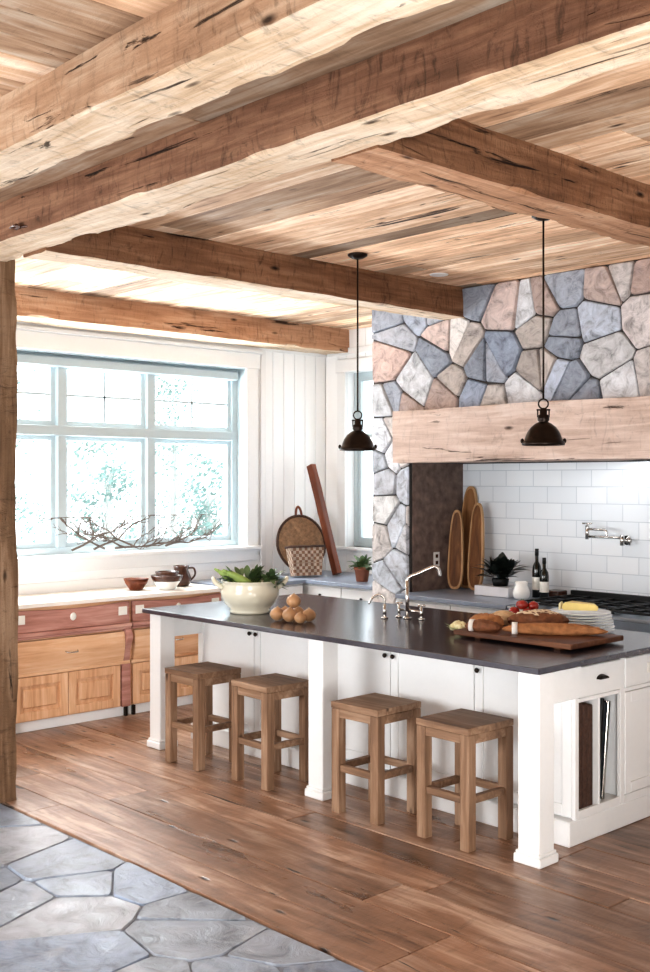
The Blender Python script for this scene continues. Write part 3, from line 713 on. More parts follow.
    for s in (-1, 1): box('foot', M['iron'], t, k-.025, k+.0, s*(h-.03)-.012, s*(h-.03)+.012, 0, .075, bev=.002)
dresser(2.78, 3.64, 'honey wood dresser unit mostly hidden behind the rough post')
dresser(3.65, 4.64, 'honey wood dresser unit with flour bin, right beside the rough post')
dresser(4.65, 5.52, 'honey wood dresser unit behind the far left island leg')
o = box('dresser_top', M['paletop'], None, -7.735, -7.13, 2.76, 5.56, .887, .92, bev=.008, seg=2); tag(o, 'pale scrubbed countertop over the wooden dressers under window', 'countertop')

# corner cabinets and blue grey counter
def cabinet(name, label, x0, x1, y0, y1, z1, face, n, mat=None):
    t = thing(name, label, 'cabinet', ((x0+x1)/2, (y0+y1)/2, 0)); cx, cy = (x0+x1)/2, (y0+y1)/2
    box('carcass', M['white'], t, x0-cx, x1-cx, y0-cy+(.02 if face == 'Y' else 0), y1-cy, .1, z1, bev=.002)
    box('toe_kick', M['white'], t, x0-cx+.02, x1-cx-.02, y0-cy+.06, y1-cy, 0, .1, bev=.002)
    w = (x1-x0)/n
    for i in range(n):
        a, b = x0-cx+i*w+.004, x0-cx+(i+1)*w-.004; y = y0-cy
        d = box('drawer', M['white'], t, a, b, y, y+.02, z1-.17, z1-.015, bev=.003)
        bm = bmesh.new(); lathe(bm, [(0, .024), (.012, .02), (.012, .012), (.005, .006), (.005, 0)], 12)
        for v in bm.verts: v.co = Vector(((a+b)/2+v.co.x, y-v.co.z, z1-.09+v.co.y))
        link('knob', bm, M['iron'], d, True)
        bm = bmesh.new(); q = .05; z0_, z1_ = .11, z1-.185
        bx(bm, a+.01, b-.01, y+.01, y+.02, z0_+.01, z1_-.01)
        bx(bm, a, a+q, y, y+.02, z0_, z1_); bx(bm, b-q, b, y, y+.02, z0_, z1_); bx(bm, a+q, b-q, y, y+.02, z0_, z0_+q); bx(bm, a+q, b-q, y, y+.02, z1_-q, z1_)
        link('door', bm, M['white'], t)
    return t
cabinet('base_cabinet', 'white base cabinet in the corner below the basket', WX+.02, -6.22, 6.47, 7.20, .895, 'Y', 3)
bm = bmesh.new(); bx(bm, WX+.015, -7.12, 5.58, 6.42, .897, .93, bev=.004); bx(bm, WX+.015, SL-.035, 6.42, BY-.01, .897, .93, bev=.004)
tag(link('corner_counter', bm, M['bluecounter']), 'blue grey stone countertop in the corner beneath the basket', 'countertop')
t = thing('base_cabinet', 'white base cabinet between wooden dresser and corner', 'cabinet', (-7.44, 6.0, 0))
box('carcass', M['white'], t, -.29, .29, -.41, .41, .1, .895); box('toe_kick', M['white'], t, -.29, .24, -.41, .41, 0, .1)
box('door', M['white'], t, .291, .31, -.40, .40, .11, .88)
cabinet('base_cabinet', 'white base cabinet under alcove counter left of the range', AX+.02, -4.72, 6.15, 6.90, .895, 'Y', 2)
o = box('alcove_counter', M['bluecounter'], None, AX+.014, -4.712, 6.12, 6.925, .897, .93, bev=.004); tag(o, 'blue grey stone countertop in the alcove left of the range', 'countertop')
# range
t = thing('kitchen_range', 'steel cooking range with black cast iron grates in alcove', 'range', (-4.15, 6.52, 0))
box('body', M['steel'], t, -.55, .55, -.36, .38, .08, .90, bev=.005); box('oven_door', M['steel'], t, -.52, .52, -.385, -.362, .16, .68, bev=.006)
box('front_panel', M['mantel'] if False else M['paper'], t, -.55, .55, -.385, -.362, .70, .82, bev=.006)
box('cooktop', M['steel'], t, -.555, .555, -.40, .38, .902, .925, bev=.006)
bm = bmesh.new(); tube(bm, [(-.48, -.43, .64), (.48, -.43, .64)], .012, 10); tube(bm, [(-.44, -.385, .64), (-.44, -.43, .64)], .008, 8); tube(bm, [(.44, -.385, .64), (.44, -.43, .64)], .008, 8); link('handle', bm, M['chrome'], t, True)
for i in range(3):
    cx = -.36+i*.36; bm = bmesh.new()
    for a in (-.16, 0, .16): bx(bm, cx+a-.007, cx+a+.007, -.27, .33, .94, .958, bev=.002)
    for b in (-.27, -.12, .03, .18, .33): bx(bm, cx-.167, cx+.167, b-.007, b+.007, .938, .954, bev=.002)
    for a in (-.16, .16):
        for b in (-.26, .32): bx(bm, cx+a-.008, cx+a+.008, b-.008, b+.008, .9255, .95)
    link('grate', bm, M['black'], t)
for i in range(6):
    bm = bmesh.new(); lathe(bm, [(0, .03), (.018, .03), (.021, .0)], 16)
    for v in bm.verts: v.co = Vector((-.42+i*.168+v.co.x, -.386-v.co.z, .76+v.co.y))
    link('knob', bm, M['black'], t, True)
box('back_rail', M['black'], t, -.55, .55, .36, .395, .926, .985, bev=.004)
o = box('alcove_counter', M['bluecounter'], None, -3.585, XR, 6.12, 6.925, .897, .93, bev=.004); tag(o, 'blue grey stone countertop right of the range', 'countertop')
cabinet('base_cabinet', 'white base cabinet right of the cooking range', -3.58, -2.0, 6.15, 6.90, .895, 'Y', 3)

# ------------------------------------------------------------------ alcove items
bm = bmesh.new()
o = thing('power_outlet', 'white power outlet on the dark alcove side wall', 'outlet', (AX+.0125, 6.60, 1.17))
box('cover_plate', M['whiteceramic'], o, 0, .006, -.035, .035, -.058, .058, bev=.002); 
for z in (.026, -.026): box('socket', M['darkceramic'], o, .006, .008, -.014, .014, z-.014, z+.014, bev=0)

def paddle(name, label, base, top, w, lx, rim=True):
    """elongated rounded board standing from base to top; lx = its width direction"""
    base, top = Vector(base), Vector(top); H = (top-base).length; up = (top-base).normalized(); lx = Vector(lx).normalized(); nn = up.cross(lx).normalized()
    t = thing(name, label, 'board'); t.location = base
    def outline(k, h0, h1, ww):
        pts = []
        for i in range(40):
            a = 2*PI*i/40; s = math.sin(a); c = math.cos(a)
            v = (h0+h1)/2+(h1-h0)/2*(abs(s)**.55)*(1 if s > 0 else -1)
            taper = 1-.35*max(0, (v-h0)/(h1-h0))
            pts.append((ww*taper*(abs(c)**.75)*(1 if c > 0 else -1), v))
        return pts
    def slab(name, pts, th, mat, hole=None):
        bm = bmesh.new(); m = len(pts)
        f = [bm.verts.new(lx*a+up*b+nn*th/2) for a, b in pts]; g = [bm.verts.new(lx*a+up*b-nn*th/2) for a, b in pts]
        if hole:
            f2 = [bm.verts.new(lx*a+up*b+nn*th/2) for a, b in hole]; g2 = [bm.verts.new(lx*a+up*b-nn*th/2) for a, b in hole]
            for i in range(m):
                j = (i+1) % m
                bm.faces.new((f[i], f[j], f2[j], f2[i])); bm.faces.new((g[j], g[i], g2[i], g2[j])); bm.faces.new((f2[i], f2[j], g2[j], g2[i]))
        else: bm.faces.new(f); bm.faces.new(g[::-1])
        for i in range(m):
            j = (i+1) % m; bm.faces.new((g[i], g[j], f[j], f[i]))
        bmesh.ops.recalc_face_normals(bm, faces=bm.faces); return link(name, bm, mat, t)
    o1 = outline(0, .0, H, w); o2 = outline(0, .02, H-.02, w-.016)
    slab('panel', o2, .012, M['paddle']); slab('rim', o1, .026, M['paddlerim'], o2)
paddle('dough_board', 'tallest long wooden dough board at back, leaning in the alcove corner', (-5.66, 6.84, .932), (-5.66, 6.905, 1.75), .10, (1, .1, 0))
paddle('dough_board', 'long narrow dough board leftmost, leaning on the dark alcove wall', (-5.66, 6.70, .932), (-5.70, 6.78, 1.56), .075, (1, .3, 0))
paddle('dough_board', 'long narrow dough board rightmost, in front of the tallest board', (-5.49, 6.74, .932), (-5.52, 6.82, 1.62), .080, (1, .1, 0))
# marble block with dark leaves
o = box('marble_tray', plain('grey_white_marble', 'd9d7da', .25, bump=.05, bscale=8, var=.12), None, -5.30, -4.98, 6.50, 6.72, .931, 1.005, bev=.006, seg=2)
o.rotation_euler = (0, 0, 0); tag(o, 'grey white marble box standing on the alcove counter', 'box')
t = thing('leafy_bunch', 'dark leafy bunch in low pot on the marble box', 'plant', (-5.13, 6.60, 1.006))
bm = bmesh.new(); lathe(bm, [(0, 0), (.055, 0), (.065, .05), (.06, .055), (.055, .05), (.045, .008), (0, .008)], 20); link('pot', bm, M['black'], t, True)
def leaf(bm, base, d, L, w, droop=.4):
    d = Vector(d).normalized(); s = d.cross(Vector((0, 0, 1)))
    if s.length < .1: s = Vector((1, 0, 0))
    s.normalize(); rows = []
    for i in range(6):
        u = i/5; ww = w*math.sin(PI*min(.97, .06+u*.93)); c = Vector(base)+d*L*u+Vector((0, 0, -droop*L*u*u))
        rows.append((bm.verts.new(c-s*ww), bm.verts.new(c-Vector((0, 0, .2*ww))), bm.verts.new(c+s*ww)))
    for a, b in zip(rows, rows[1:]):
        bm.faces.new((a[0], a[1], b[1], b[0])); bm.faces.new((a[1], a[2], b[2], b[1]))
def leaves(name, mat, parent, n, base, L, w, up=(.3, 1.2), spread=.04, droop=.5, seed=1, bm=None):
    r = random.Random(seed); bm = bmesh.new()
    for i in range(n):
        a = r.uniform(0, 2*PI); el = r.uniform(*up)
        b = (base[0]+math.cos(a)*r.uniform(0, spread), base[1]+math.sin(a)*r.uniform(0, spread), base[2]+r.uniform(0, spread))
        leaf(bm, b, (math.cos(a)*math.cos(el), math.sin(a)*math.cos(el), math.sin(el)), L*r.uniform(.6, 1.1), w*r.uniform(.7, 1.2), droop)
    return link(name, bm, mat, parent, True)
leaves('foliage', M['leafd'], t, 80, (0, 0, .05), .21, .036, (.3, 1.45), .06, .30, 4)
# bottles
def bottle(x, y, h, label, r=.034):
    t = thing('bottle', label, 'bottle', (x, y, .931), 0, 'dark bottles in the alcove')
    bm = bmesh.new(); lathe(bm, [(0, 0), (r, 0), (r, h*.55), (r*.85, h*.65), (r*.38, h*.74), (r*.36, h*.93), (0, h*.93)], 24); link('glass', bm, M['glassd'], t, True)
    bm = bmesh.new(); lathe(bm, [(0, h), (r*.42, h), (r*.42, h*.93), (r*.44, h*.86), (0, h*.86)], 16); link('cap', bm, M['black'], t, True)
    bm = bmesh.new(); lathe(bm, [(r+.0008, h*.16), (r+.0008, h*.42)], 24); link('label_band', bm, M['label'], t, True)
bottle(-4.87, 6.70, .36, 'taller dark bottle beside the marble box'); bottle(-4.775, 6.66, .30, 'shorter dark bottle in front of tiles, beside taller bottle')
o = thing('bottle_tray', 'low dark tray on alcove counter beside the bottles', 'tray', (-4.79, 6.83, .931))
box('tray_base', M['darkceramic'], o, -.06, .06, -.06, .06, 0, .05, bev=.01, seg=2)
def jug(name, label, loc, s, mat, rz=0):
    t = thing(name, label, 'jug', loc, rz); bm = bmesh.new()
    lathe(bm, [(a*s, b*s) for a, b in [(0, 0), (.34, 0), (.46, .15), (.50, .38), (.42, .62), (.34, .78), (.38, 1.0), (.35, 1.0), (.31, .8), (.38, .6), (.45, .38), (.40, .15), (0, .06)]], 28); link('body', bm, mat, t, True)
    bm = bmesh.new(); tube(bm, curve([(.36*s, 0, .88*s), (.62*s, 0, .85*s), (.68*s, 0, .55*s), (.48*s, 0, .28*s)]), .05*s, 8); link('handle', bm, mat, t, True)
jug('small_jug', 'small white jug standing in front of the dark bottles', (-4.86, 6.50, .931), .13, M['whiteceramic'], 2.6)
# pot filler
t = thing('pot_filler', 'polished pot filler tap mounted on the white tiles', 'tap', (-4.25, TY-.001, 1.37))
bm = bmesh.new(); tube(bm, [(0, 0, 0), (0, -.012, 0)], .034, 20); link('wall_flange', bm, M['chrome'], t, True)
bm = bmesh.new()
tube(bm, [(0, -.01, 0), (0, -.07, 0)], .012, 12); tube(bm, [(0, -.07, -.035), (0, -.07, .04)], .016, 12)
tube(bm, [(0, -.07, .02), (-.27, -.10, .02)], .009, 10); tube(bm, [(-.27, -.10, -.0), (-.27, -.10, .10)], .014, 12)
tube(bm, [(-.27, -.10, .075), (-.12, -.13, .075)], .009, 10); tube(bm, curve([(-.12, -.13, .075), (-.09, -.135, .07), (-.085, -.135, .03)]), .009, 10)
link('jointed_arm', bm, M['chrome'], t, True)
bm = bmesh.new(); tube(bm, [(-.27, -.10, .10), (-.27, -.10, .115)], .006, 8); tube(bm, [(-.31, -.10, .115), (-.23, -.10, .115)], .006, 8); tube(bm, [(.0, -.07, .0), (.06, -.07, .0)], .007, 8); tube(bm, [(.06, -.07, -.03), (.06, -.07, .03)], .006, 8)
link('handle', bm, M['chrome'], t, True)

# ------------------------------------------------------------------ corner items
def flat_basket():
    t = thing('flat_basket', 'round tan flat basket with loop handle leaning in the corner', 'basket', (-7.45, 6.70, .945))
    t.rotation_euler = (0, -.24, -.35)
    bm = bmesh.new(); n = 44; pts = []
    for i in range(n):
        a = 2*PI*i/n; s, c = math.sin(a), math.cos(a); w = .235*(1 if s > 0 else 1-.28*s*s)
        pts.append((w*c, .27+.27*s*(1 if s > 0 else 1)))
    f = [bm.verts.new((0, a, b)) for a, b in pts]; g = [bm.verts.new((-.02, a*.96, .27+(b-.27)*.96)) for a, b in pts]
    bm.faces.new(f); bm.faces.new(g[::-1])
    for i in range(n): bm.faces.new((f[i], g[i], g[(i+1) % n], f[(i+1) % n]))
    bmesh.ops.recalc_face_normals(bm, faces=bm.faces); link('woven_panel', bm, M['wickert'], t)
    bm = bmesh.new(); P_ = [(.0, a, b) for a, b in pts]; tube(bm, P_+P_[:1], .012, 8); link('rim', bm, M['tray'], t, True)
    bm = bmesh.new(); tube(bm, curve([(0, -.03, .54), (0, -.02, .60), (0, 0, .625), (0, .02, .60), (0, .03, .54)]), .011, 8); link('handle', bm, M['darkwood'], t, True)
flat_basket()
def small_basket():
    t = thing('wicker_basket', 'two tone woven wicker basket in front of the flat basket', 'basket', (-7.31, 6.60, .941)); t.rotation_euler = (0, -.12, -.35)
    bm = bmesh.new(); lo = [(-.05, -.13), (.05, -.13), (.05, .13), (-.05, .13)]; h = .26
    def ring(z, k, ins=0): return [bm.verts.new((a*k-(ins if a > 0 else -ins), b*k-(ins if b > 0 else -ins), z)) for a, b in lo]
    A, B, Ci, D = ring(0, 1), ring(h, 1.25), ring(h, 1.25, .012), ring(.02, 1, .012)
    for p, q in ((A, B), (B, Ci), (Ci, D)):
        for i in range(4): bm.faces.new((p[i], p[(i+1) % 4], q[(i+1) % 4], q[i]))
    bm.faces.new(A[::-1]); bm.faces.new(D); bmesh.ops.recalc_face_normals(bm, faces=bm.faces); link('woven_body', bm, M['wickerc'], t)
    bm = bmesh.new(); p = [(a*1.25, b*1.25, h) for a, b in lo]; tube(bm, p+p[:1], .011, 8); link('rim', bm, M['tray'], t, True)
small_basket()
o = hewn('wooden_rail', 'Z', 0, 1.06, -.035, .035, -.03, .03, M['darkwood'], seed=9, amp=.002, chip=.004)
o.location = (-7.22, 6.90, .945); o.rotation_euler = (-.02, -.36, 0); tag(o, 'tall dark wooden rail leaning against the corner of white walls', 'rail')
t = thing('potted_herb', 'small green herb in terracotta pot near the stone column', 'plant', (-6.66, 6.66, .931))
bm = bmesh.new(); lathe(bm, [(0, 0), (.05, 0), (.065, .10), (.072, .10), (.072, .125), (.060, .125), (.055, .10), (0, .10)], 24); link('pot', bm, M['terra'], t, True)
leaves('foliage', M['leafg'], t, 70, (0, 0, .11), .13, .022, (.1, 1.45), .05, .4, 9)

# ------------------------------------------------------------------ dresser items
def bowl(name, label, loc, r, h, mat, band=None):
    t = thing(name, label, 'bowl', loc); bm = bmesh.new()
    lathe(bm, [(0, 0), (r*.5, 0), (r*.55, h*.08), (r*.85, h*.55), (r, h), (r*.94, h), (r*.78, h*.55), (r*.45, h*.16), (0, h*.12)], 32); link('body', bm, mat, t, True)
    if band: bm = bmesh.new(); lathe(bm, [(r*.90, h*.62), (r*1.035, h*.97), (r*1.03, h*1.03), (r*.93, h*1.03)], 32); link('rim_band', bm, band, t, True)
    return t
bowl('wooden_bowl', 'small dark brown bowl on the pale dresser top', (-7.46, 4.90, .921), .10, .09, M['darkwood'])
bowl('mixing_bowl', 'white mixing bowl with brown rim beside the dark jug', (-7.32, 5.10, .921), .125, .11, M['whiteceramic'], M['darkceramic'])
bowl('dark_bowl', 'dark brown bowl nested inside the white mixing bowl', (-7.32, 5.10, .945), .095, .12, M['darkceramic'])
jug('stoneware_jug', 'dark brown jug standing behind the white mixing bowl', (-7.46, 5.34, .921), .17, M['darkceramic'], 1.1)
t = thing('small_dish', 'tiny dark dish on the countertop left of the cream tureen', 'dish', (-7.35, 5.75, .931)); bm = bmesh.new()
lathe(bm, [(0, 0), (.05, 0), (.075, .028), (.07, .028), (.045, .006), (0, .006)], 24); link('body', bm, M['black'], t, True)
# driftwood on the sill
bm = bmesh.new(); r = random.Random(12)
def branch(p, d, L, rad, depth):
    pts = [p]; q = Vector(p); dd = Vector(d).normalized(); n = 5
    for i in range(n):
        dd = (dd+Vector((r.uniform(-.12, .12), r.uniform(-.5, .5), r.uniform(-.35, .35)))).normalized()
        q = q+dd*L/n; q.x = min(max(q.x, -7.83), -7.72); q.z = min(max(q.z, WZ0+.022), WZ0+.30); pts.append(q.copy())
        if depth and r.random() < .75: branch(q, (r.uniform(-.2, .2), dd.y+r.uniform(-.8, .8), r.uniform(.1, 1)), L*.5, rad*.6, depth-1)
    tube(bm, pts, [rad*(1-.6*i/n) for i in range(n+1)], 6)
for (y, dy, L) in ((4.8, -1, .45), (4.7, 1, .6), (5.1, -1, .5), (5.2, 1, .55), (4.5, 1, .5), (5.4, 1, .4), (4.9, 1, .4), (5.0, -1, .3)): branch(Vector((-7.77, y, WZ0+.04)), (0, dy, .25), L, .010, 3)
tag(link('driftwood_branch', bm, M['bark']), 'twisted grey driftwood branch lying along the window sill', 'branch')

# ------------------------------------------------------------------ island items
def tureen():
    t = thing('cream_tureen', 'large cream ceramic tureen filled with greens on the island', 'tureen', (-5.60, 4.56, IZ+.001), .9)
    bm = bmesh.new(); lathe(bm, [(0, 0), (.13, 0), (.135, .014), (.128, .026), (.168, .062), (.190, .11), (.192, .155), (.178, .185), (.186, .205), (.194, .212), (.180, .212), (.170, .188), (.180, .155), (.177, .11), (.15, .062), (0, .045)], 44); link('body', bm, M['ceramic'], t, True)
    for s in (-1, 1):
        bm = bmesh.new(); tube(bm, curve([(s*.180, -.055, .165), (s*.225, -.05, .20), (s*.24, 0, .225), (s*.225, .05, .20), (s*.180, .055, .165)]), .014, 10); link('handle', bm, M['ceramic'], t, True)
    return t
tureen()
def greens(label, loc, seed, L, up, mat, a0):
    r = random.Random(seed); bm = bmesh.new()
    for i in range(60):
        a = a0+r.uniform(-1.3, 1.3); el = r.uniform(*up); d = (math.cos(a)*math.cos(el), math.sin(a)*math.cos(el), math.sin(el))
        leaf(bm, (r.uniform(-.03, .03), r.uniform(-.03, .03), r.uniform(-.01, .04)), d, L*r.uniform(.5, 1), .020*r.uniform(.7, 1.3), .35)
    t = thing('leafy_vegetable', label, 'vegetable', loc, 0, 'greens piled in the cream tureen'); link('foliage', bm, mat, t, True)
    bm = bmesh.new(); d = Vector((math.cos(a0), math.sin(a0), .3)); tube(bm, [-d*.05, -d*.01, d*.05], [.012, .02, .024], 10); link('stalk', bm, M['leafl'], t, True)
greens('dark green leafy vegetable at the left of the tureen', (-5.66, 4.49, 1.12), 1, .16, (.2, 1.2), M['leafg'], 3.6)
greens('dark green leafy vegetable standing in the middle of tureen', (-5.60, 4.58, 1.12), 2, .16, (.5, 1.4), M['leafg'], 1.2)
greens('green leafy vegetable at the right end of the tureen', (-5.52, 4.65, 1.11), 3, .17, (.2, 1.1), M['leafg'], .4)
for i, (dx, dy, a, lab) in enumerate([(-.10, -.06, 3.9, 'pale green husked corn leaning at left in the tureen'), (-.04, -.04, 4.2, 'pale green husked corn at the front middle of tureen')]):
    t = thing('corn_cob', lab, 'vegetable', (-5.57+dx*1.2, 4.52+dy*.6, 1.15)); bm = bmesh.new(); rot = Matrix.Rotation(a, 3, 'Z') @ Matrix.Rotation(-.5, 3, 'Y')
    blob(bm, (0, 0, 0), (.11, .028, .028), 3, .1, 6, i, rot); link('husk', bm, M['leafl'], t, True)
    bm = bmesh.new(); q = rot @ Vector((.105, 0, 0)); tube(bm, [q, q*1.15, q*1.3], [.012, .009, .006], 8); link('stalk', bm, M['leafl'], t, True)
ON = [(-5.15, 4.41, 0, .046), (-5.045, 4.42, 0, .048), (-4.98, 4.52, 0, .044), (-5.085, 4.52, 0, .047), (-5.19, 4.51, 0, .042), (-5.065, 4.47, .082, .046), (-4.955, 4.425, 0, .037)]
OL = ['onion at the lower left of the pile', 'onion at the front middle of the pile', 'onion at the back right of the pile', 'onion at the back middle under the top one', 'onion at the far left against the tureen', 'topmost onion resting on the pile', 'smallest onion at the right end of pile']
for i, (x, y, z, s) in enumerate(ON):
    t = thing('onion', 'brown '+OL[i]+' beside the tureen', 'onion', (x, y, IZ+s*.9+z+.001), i*1.3, 'brown onions piled beside the tureen')
    bm = bmesh.new(); lathe(bm, [(0, -s*.9), (s*.4, -s*.82), (s*.85, -s*.4), (s, 0), (s*.86, s*.45), (s*.45, s*.8), (s*.15, s*.95), (0, s*1.0)], 20); link('bulb', bm, M['onion'], t, True)
    bm = bmesh.new(); tube(bm, [(0, 0, s*.9), (.002, 0, s*1.02), (.006, .002, s*1.1)], [s*.16, s*.09, s*.04], 6); link('stem', bm, M['breadl'], t, True)

# faucet
t = thing('kitchen_faucet', 'polished nickel bridge faucet with long spout on the island', 'faucet', (-4.67, 5.07, IZ+.001), 0)
sp = Vector((.73*.0+.5, .5, 0)).normalized()
bm = bmesh.new(); tube(bm, [(0, 0, 0), (0, 0, .012)], .026, 20); tube(bm, [(0, 0, .01), (0, 0, .24)], .0125, 14)
tube(bm, curve([(0, 0, .235), (.01, .01, .262), (.05, .05, .285), (.10, .10, .318), (.122, .122, .325), (.138, .138, .31), (.145, .145, .265)]), .011, 12); link('spout', bm, M['chrome'], t, True)
bm = bmesh.new(); tube(bm, [(-.085, .02, .05), (.095, .02, .05)], .009, 10); link('bridge', bm, M['chrome'], t, True)
for s in (-.09, .10):
    bm = bmesh.new(); tube(bm, [(s, .02, 0), (s, .02, .01)], .022, 16); tube(bm, [(s, .02, 0), (s, .02, .085)], .010, 12); tube(bm, [(s-.03, .02, .09), (s+.03, .02, .09)], .006, 8); tube(bm, [(s, -.01, .09), (s, .05, .09)], .006, 8); link('handle', bm, M['chrome'], t, True)
t = thing('soap_dispenser', 'polished nickel soap dispenser with bent spout left of the faucet', 'dispenser', (-4.78, 4.98, IZ+.001), 3.9)
bm = bmesh.new(); tube(bm, [(0, 0, 0), (0, 0, .01)], .022, 16); tube(bm, [(0, 0, 0), (0, 0, .09)], .011, 12); link('body', bm, M['chrome'], t, True)
bm = bmesh.new(); tube(bm, curve([(0, 0, .09), (.005, 0, .13), (.04, 0, .148), (.08, 0, .125), (.10, 0, .09)]), .008, 10); link('spout', bm, M['chrome'], t, True)

# bread board
t = thing('bread_board', 'large dark wooden bread board carrying the loaves', 'board', (-3.56, 4.92, IZ+.001), 0)
box('slab', M['board'], t, -.40, .37, -.245, .245, .012, .04, bev=.006, seg=2)
for s in (-.26, .26): box('cleat', M['board'], t, s-.02, s+.02, -.21, .21, 0, .012)
BZ = IZ+.042
def loaf(name, label, loc, r, rz, mat, cuts=0, seed=0, top=None, taper=.0):
    t = thing(name, label, 'bread', loc, rz); bm = bmesh.new(); g = bmesh.ops.create_icosphere(bm, subdivisions=5, radius=1)
    for v in g['verts']:
        n = v.co.copy(); k = 1+.10*noise.noise(n*2.2+Vector((seed, 0, 0)))+.03*noise.noise(n*7)
        if cuts and n.z > .1:
            c = abs(((n.x*cuts+n.y*.6*(r[1]/r[0])) % 1)-.5); k -= .10*max(0, .22-c)/.22*n.z
        z = n.z*r[2]*k; z = max(z, -r[2]*.72)
        v.co = Vector((n.x*r[0]*k, n.y*r[1]*k, z+r[2]*.72))
    link('crust', bm, mat, t, True)
    if top:
        bm = bmesh.new(); g = bmesh.ops.create_icosphere(bm, subdivisions=4, radius=1); kill = []
        for v in g['verts']:
            n = v.co.copy(); k = 1.012+.10*noise.noise(n*2.2+Vector((seed, 0, 0)))+.03*noise.noise(n*7)
            if cuts and n.z > .1:
                c = abs(((n.x*cuts+n.y*.6*(r[1]/r[0])) % 1)-.5); k -= .10*max(0, .22-c)/.22*n.z
            if n.z < .62+.3*noise.noise(n*3+Vector((9, seed, 0))): kill.append(v)
            v.co = Vector((n.x*r[0]*k, n.y*r[1]*k, n.z*r[2]*k+r[2]*.72))
        bmesh.ops.delete(bm, geom=kill, context='VERTS'); link('flour_dusting', bm, top, t, True)
    return t
loaf('bread_loaf', 'big round floured loaf at the back of the bread board', (-3.67, 5.06, BZ), (.165, .10, .060), .75, M['breadd'], 3, 1, M['flour'])
loaf('bread_loaf', 'brown oval loaf lying left of centre on the board', (-3.88, 4.865, BZ), (.10, .058, .046), .5, M['bread'], 3, 2)
loaf('bread_loaf', 'pale floured loaf at the left end of the board', (-3.91, 5.06, BZ), (.085, .065, .045), 1.2, M['breadl'], 2, 3)
loaf('bread_roll', 'small golden roll behind the pale loaf on board', (-4.03, 5.12, IZ+.001), (.06, .06, .05), 0, M['breadl'], 2, 4)
t = loaf('baguette', 'long crusty baguette wrapped in paper at the front of the board', (-3.46, 4.91, BZ), (.27, .043, .036), .62, M['bread'], 6, 5)
bm = bmesh.new(); tube(bm, [(-.22, 0, .026), (-.19, 0, .026)], .036, 20); link('paper_band', bm, M['paper'], t, True)
t = loaf('baguette', 'dark short baguette with paper band left of the long one', (-3.81, 4.75, BZ), (.10, .040, .036), .35, M['breadd'], 4, 6)
bm = bmesh.new(); tube(bm, [(-.075, 0, .024), (-.05, 0, .024)], .037, 20); link('paper_band', bm, M['paper'], t, True)
t = thing('cauliflower', 'small pale cauliflower on the counter left of the board', 'vegetable', (-4.02, 4.80, IZ+.001)); bm = bmesh.new(); r = random.Random(3)
for i in range(26):
    a, b = r.uniform(0, 2*PI), r.uniform(.0, 1.3); blob(bm, (.042*math.cos(a)*math.cos(b), .042*math.sin(a)*math.cos(b), .030+.03*math.sin(b)), (.016, .016, .015), 2, .3, 8, i)
blob(bm, (0, 0, .032), (.04, .04, .032), 2, .1); link('florets', bm, M['caul'], t, True)
leaves('outer_leaves', M['caulleaf'], t, 12, (0, 0, .012), .07, .022, (.0, .5), .02, -.1, 5)
bowl('fruit_bowl', 'small white bowl of red tomatoes behind the loaves', (-4.02, 5.40, IZ+.001), .11, .075, M['whiteceramic'])
for i, (dx, dy, dz) in enumerate([(-.05, -.03, 0), (.05, -.03, 0), (0, .05, 0), (0, -.01, .042), (.045, .035, .036), (-.045, .035, .036)]):
    t = thing('tomato', 'red tomato '+['at left front in the white bowl', 'at right front in the white bowl', 'at the back in the white bowl', 'topmost in the white bowl', 'raised at back right in the white bowl', 'raised at back left in the white bowl'][i], 'tomato', (-4.02+dx, 5.40+dy, IZ+.075+dz), 0, 'tomatoes in the white bowl')
    bm = bmesh.new(); blob(bm, (0, 0, 0), (.033, .033, .029), 3, .04); link('fruit', bm, M['tomato'], t, True)
    bm = bmesh.new(); tube(bm, [(0, 0, .026), (.004, 0, .036)], [.004, .002], 6); link('stem', bm, M['leafg'], t, True)
PL = [.195, .195, .19, .188, .18, .18, .175]
for i, rr in enumerate(PL):
    bm = bmesh.new(); z = IZ+.001+i*.016
    lathe(bm, [(0, 0), (rr*.6, 0), (rr*.68, .004), (rr, .016), (rr, .020), (rr*.66, .0085), (0, .006)], 44, (-3.61, 5.38, z))
    tag(link('dinner_plate', bm, M['whiteceramic'], None, True), ['lowest white plate', 'second plate from the bottom', 'third plate from the bottom', 'middle white plate', 'third plate from the top', 'second plate from the top', 'top white plate, under the cheese,'][i]+' in the stack behind the baguette', 'plate', 'white plates stacked on the island')
t = thing('cheese_wedge', 'pale yellow cheese wedge resting on the stack of plates', 'cheese', (-3.61, 5.38, IZ+.124), .5)
bm = bmesh.new(); pts = [(-.10, -.06), (.11, -.03), (.09, .06), (-.06, .08)]
a = [bm.verts.new((x, y, 0)) for x, y in pts]; b = [bm.verts.new((x*.92, y*.92, .045-(.012 if x > 0 else 0))) for x, y in pts]
bm.faces.new(a[::-1]); bm.faces.new(b)
for i in range(4): bm.faces.new((a[i], a[(i+1) % 4], b[(i+1) % 4], b[i]))
bmesh.ops.bevel(bm, geom=bm.edges[:], offset=.008, segments=2, affect='EDGES'); link('paste', bm, M['cheese'], t)
box('rind', M['caul'], t, -.115, -.101, -.05, .06, 0, .04, bev=.004)

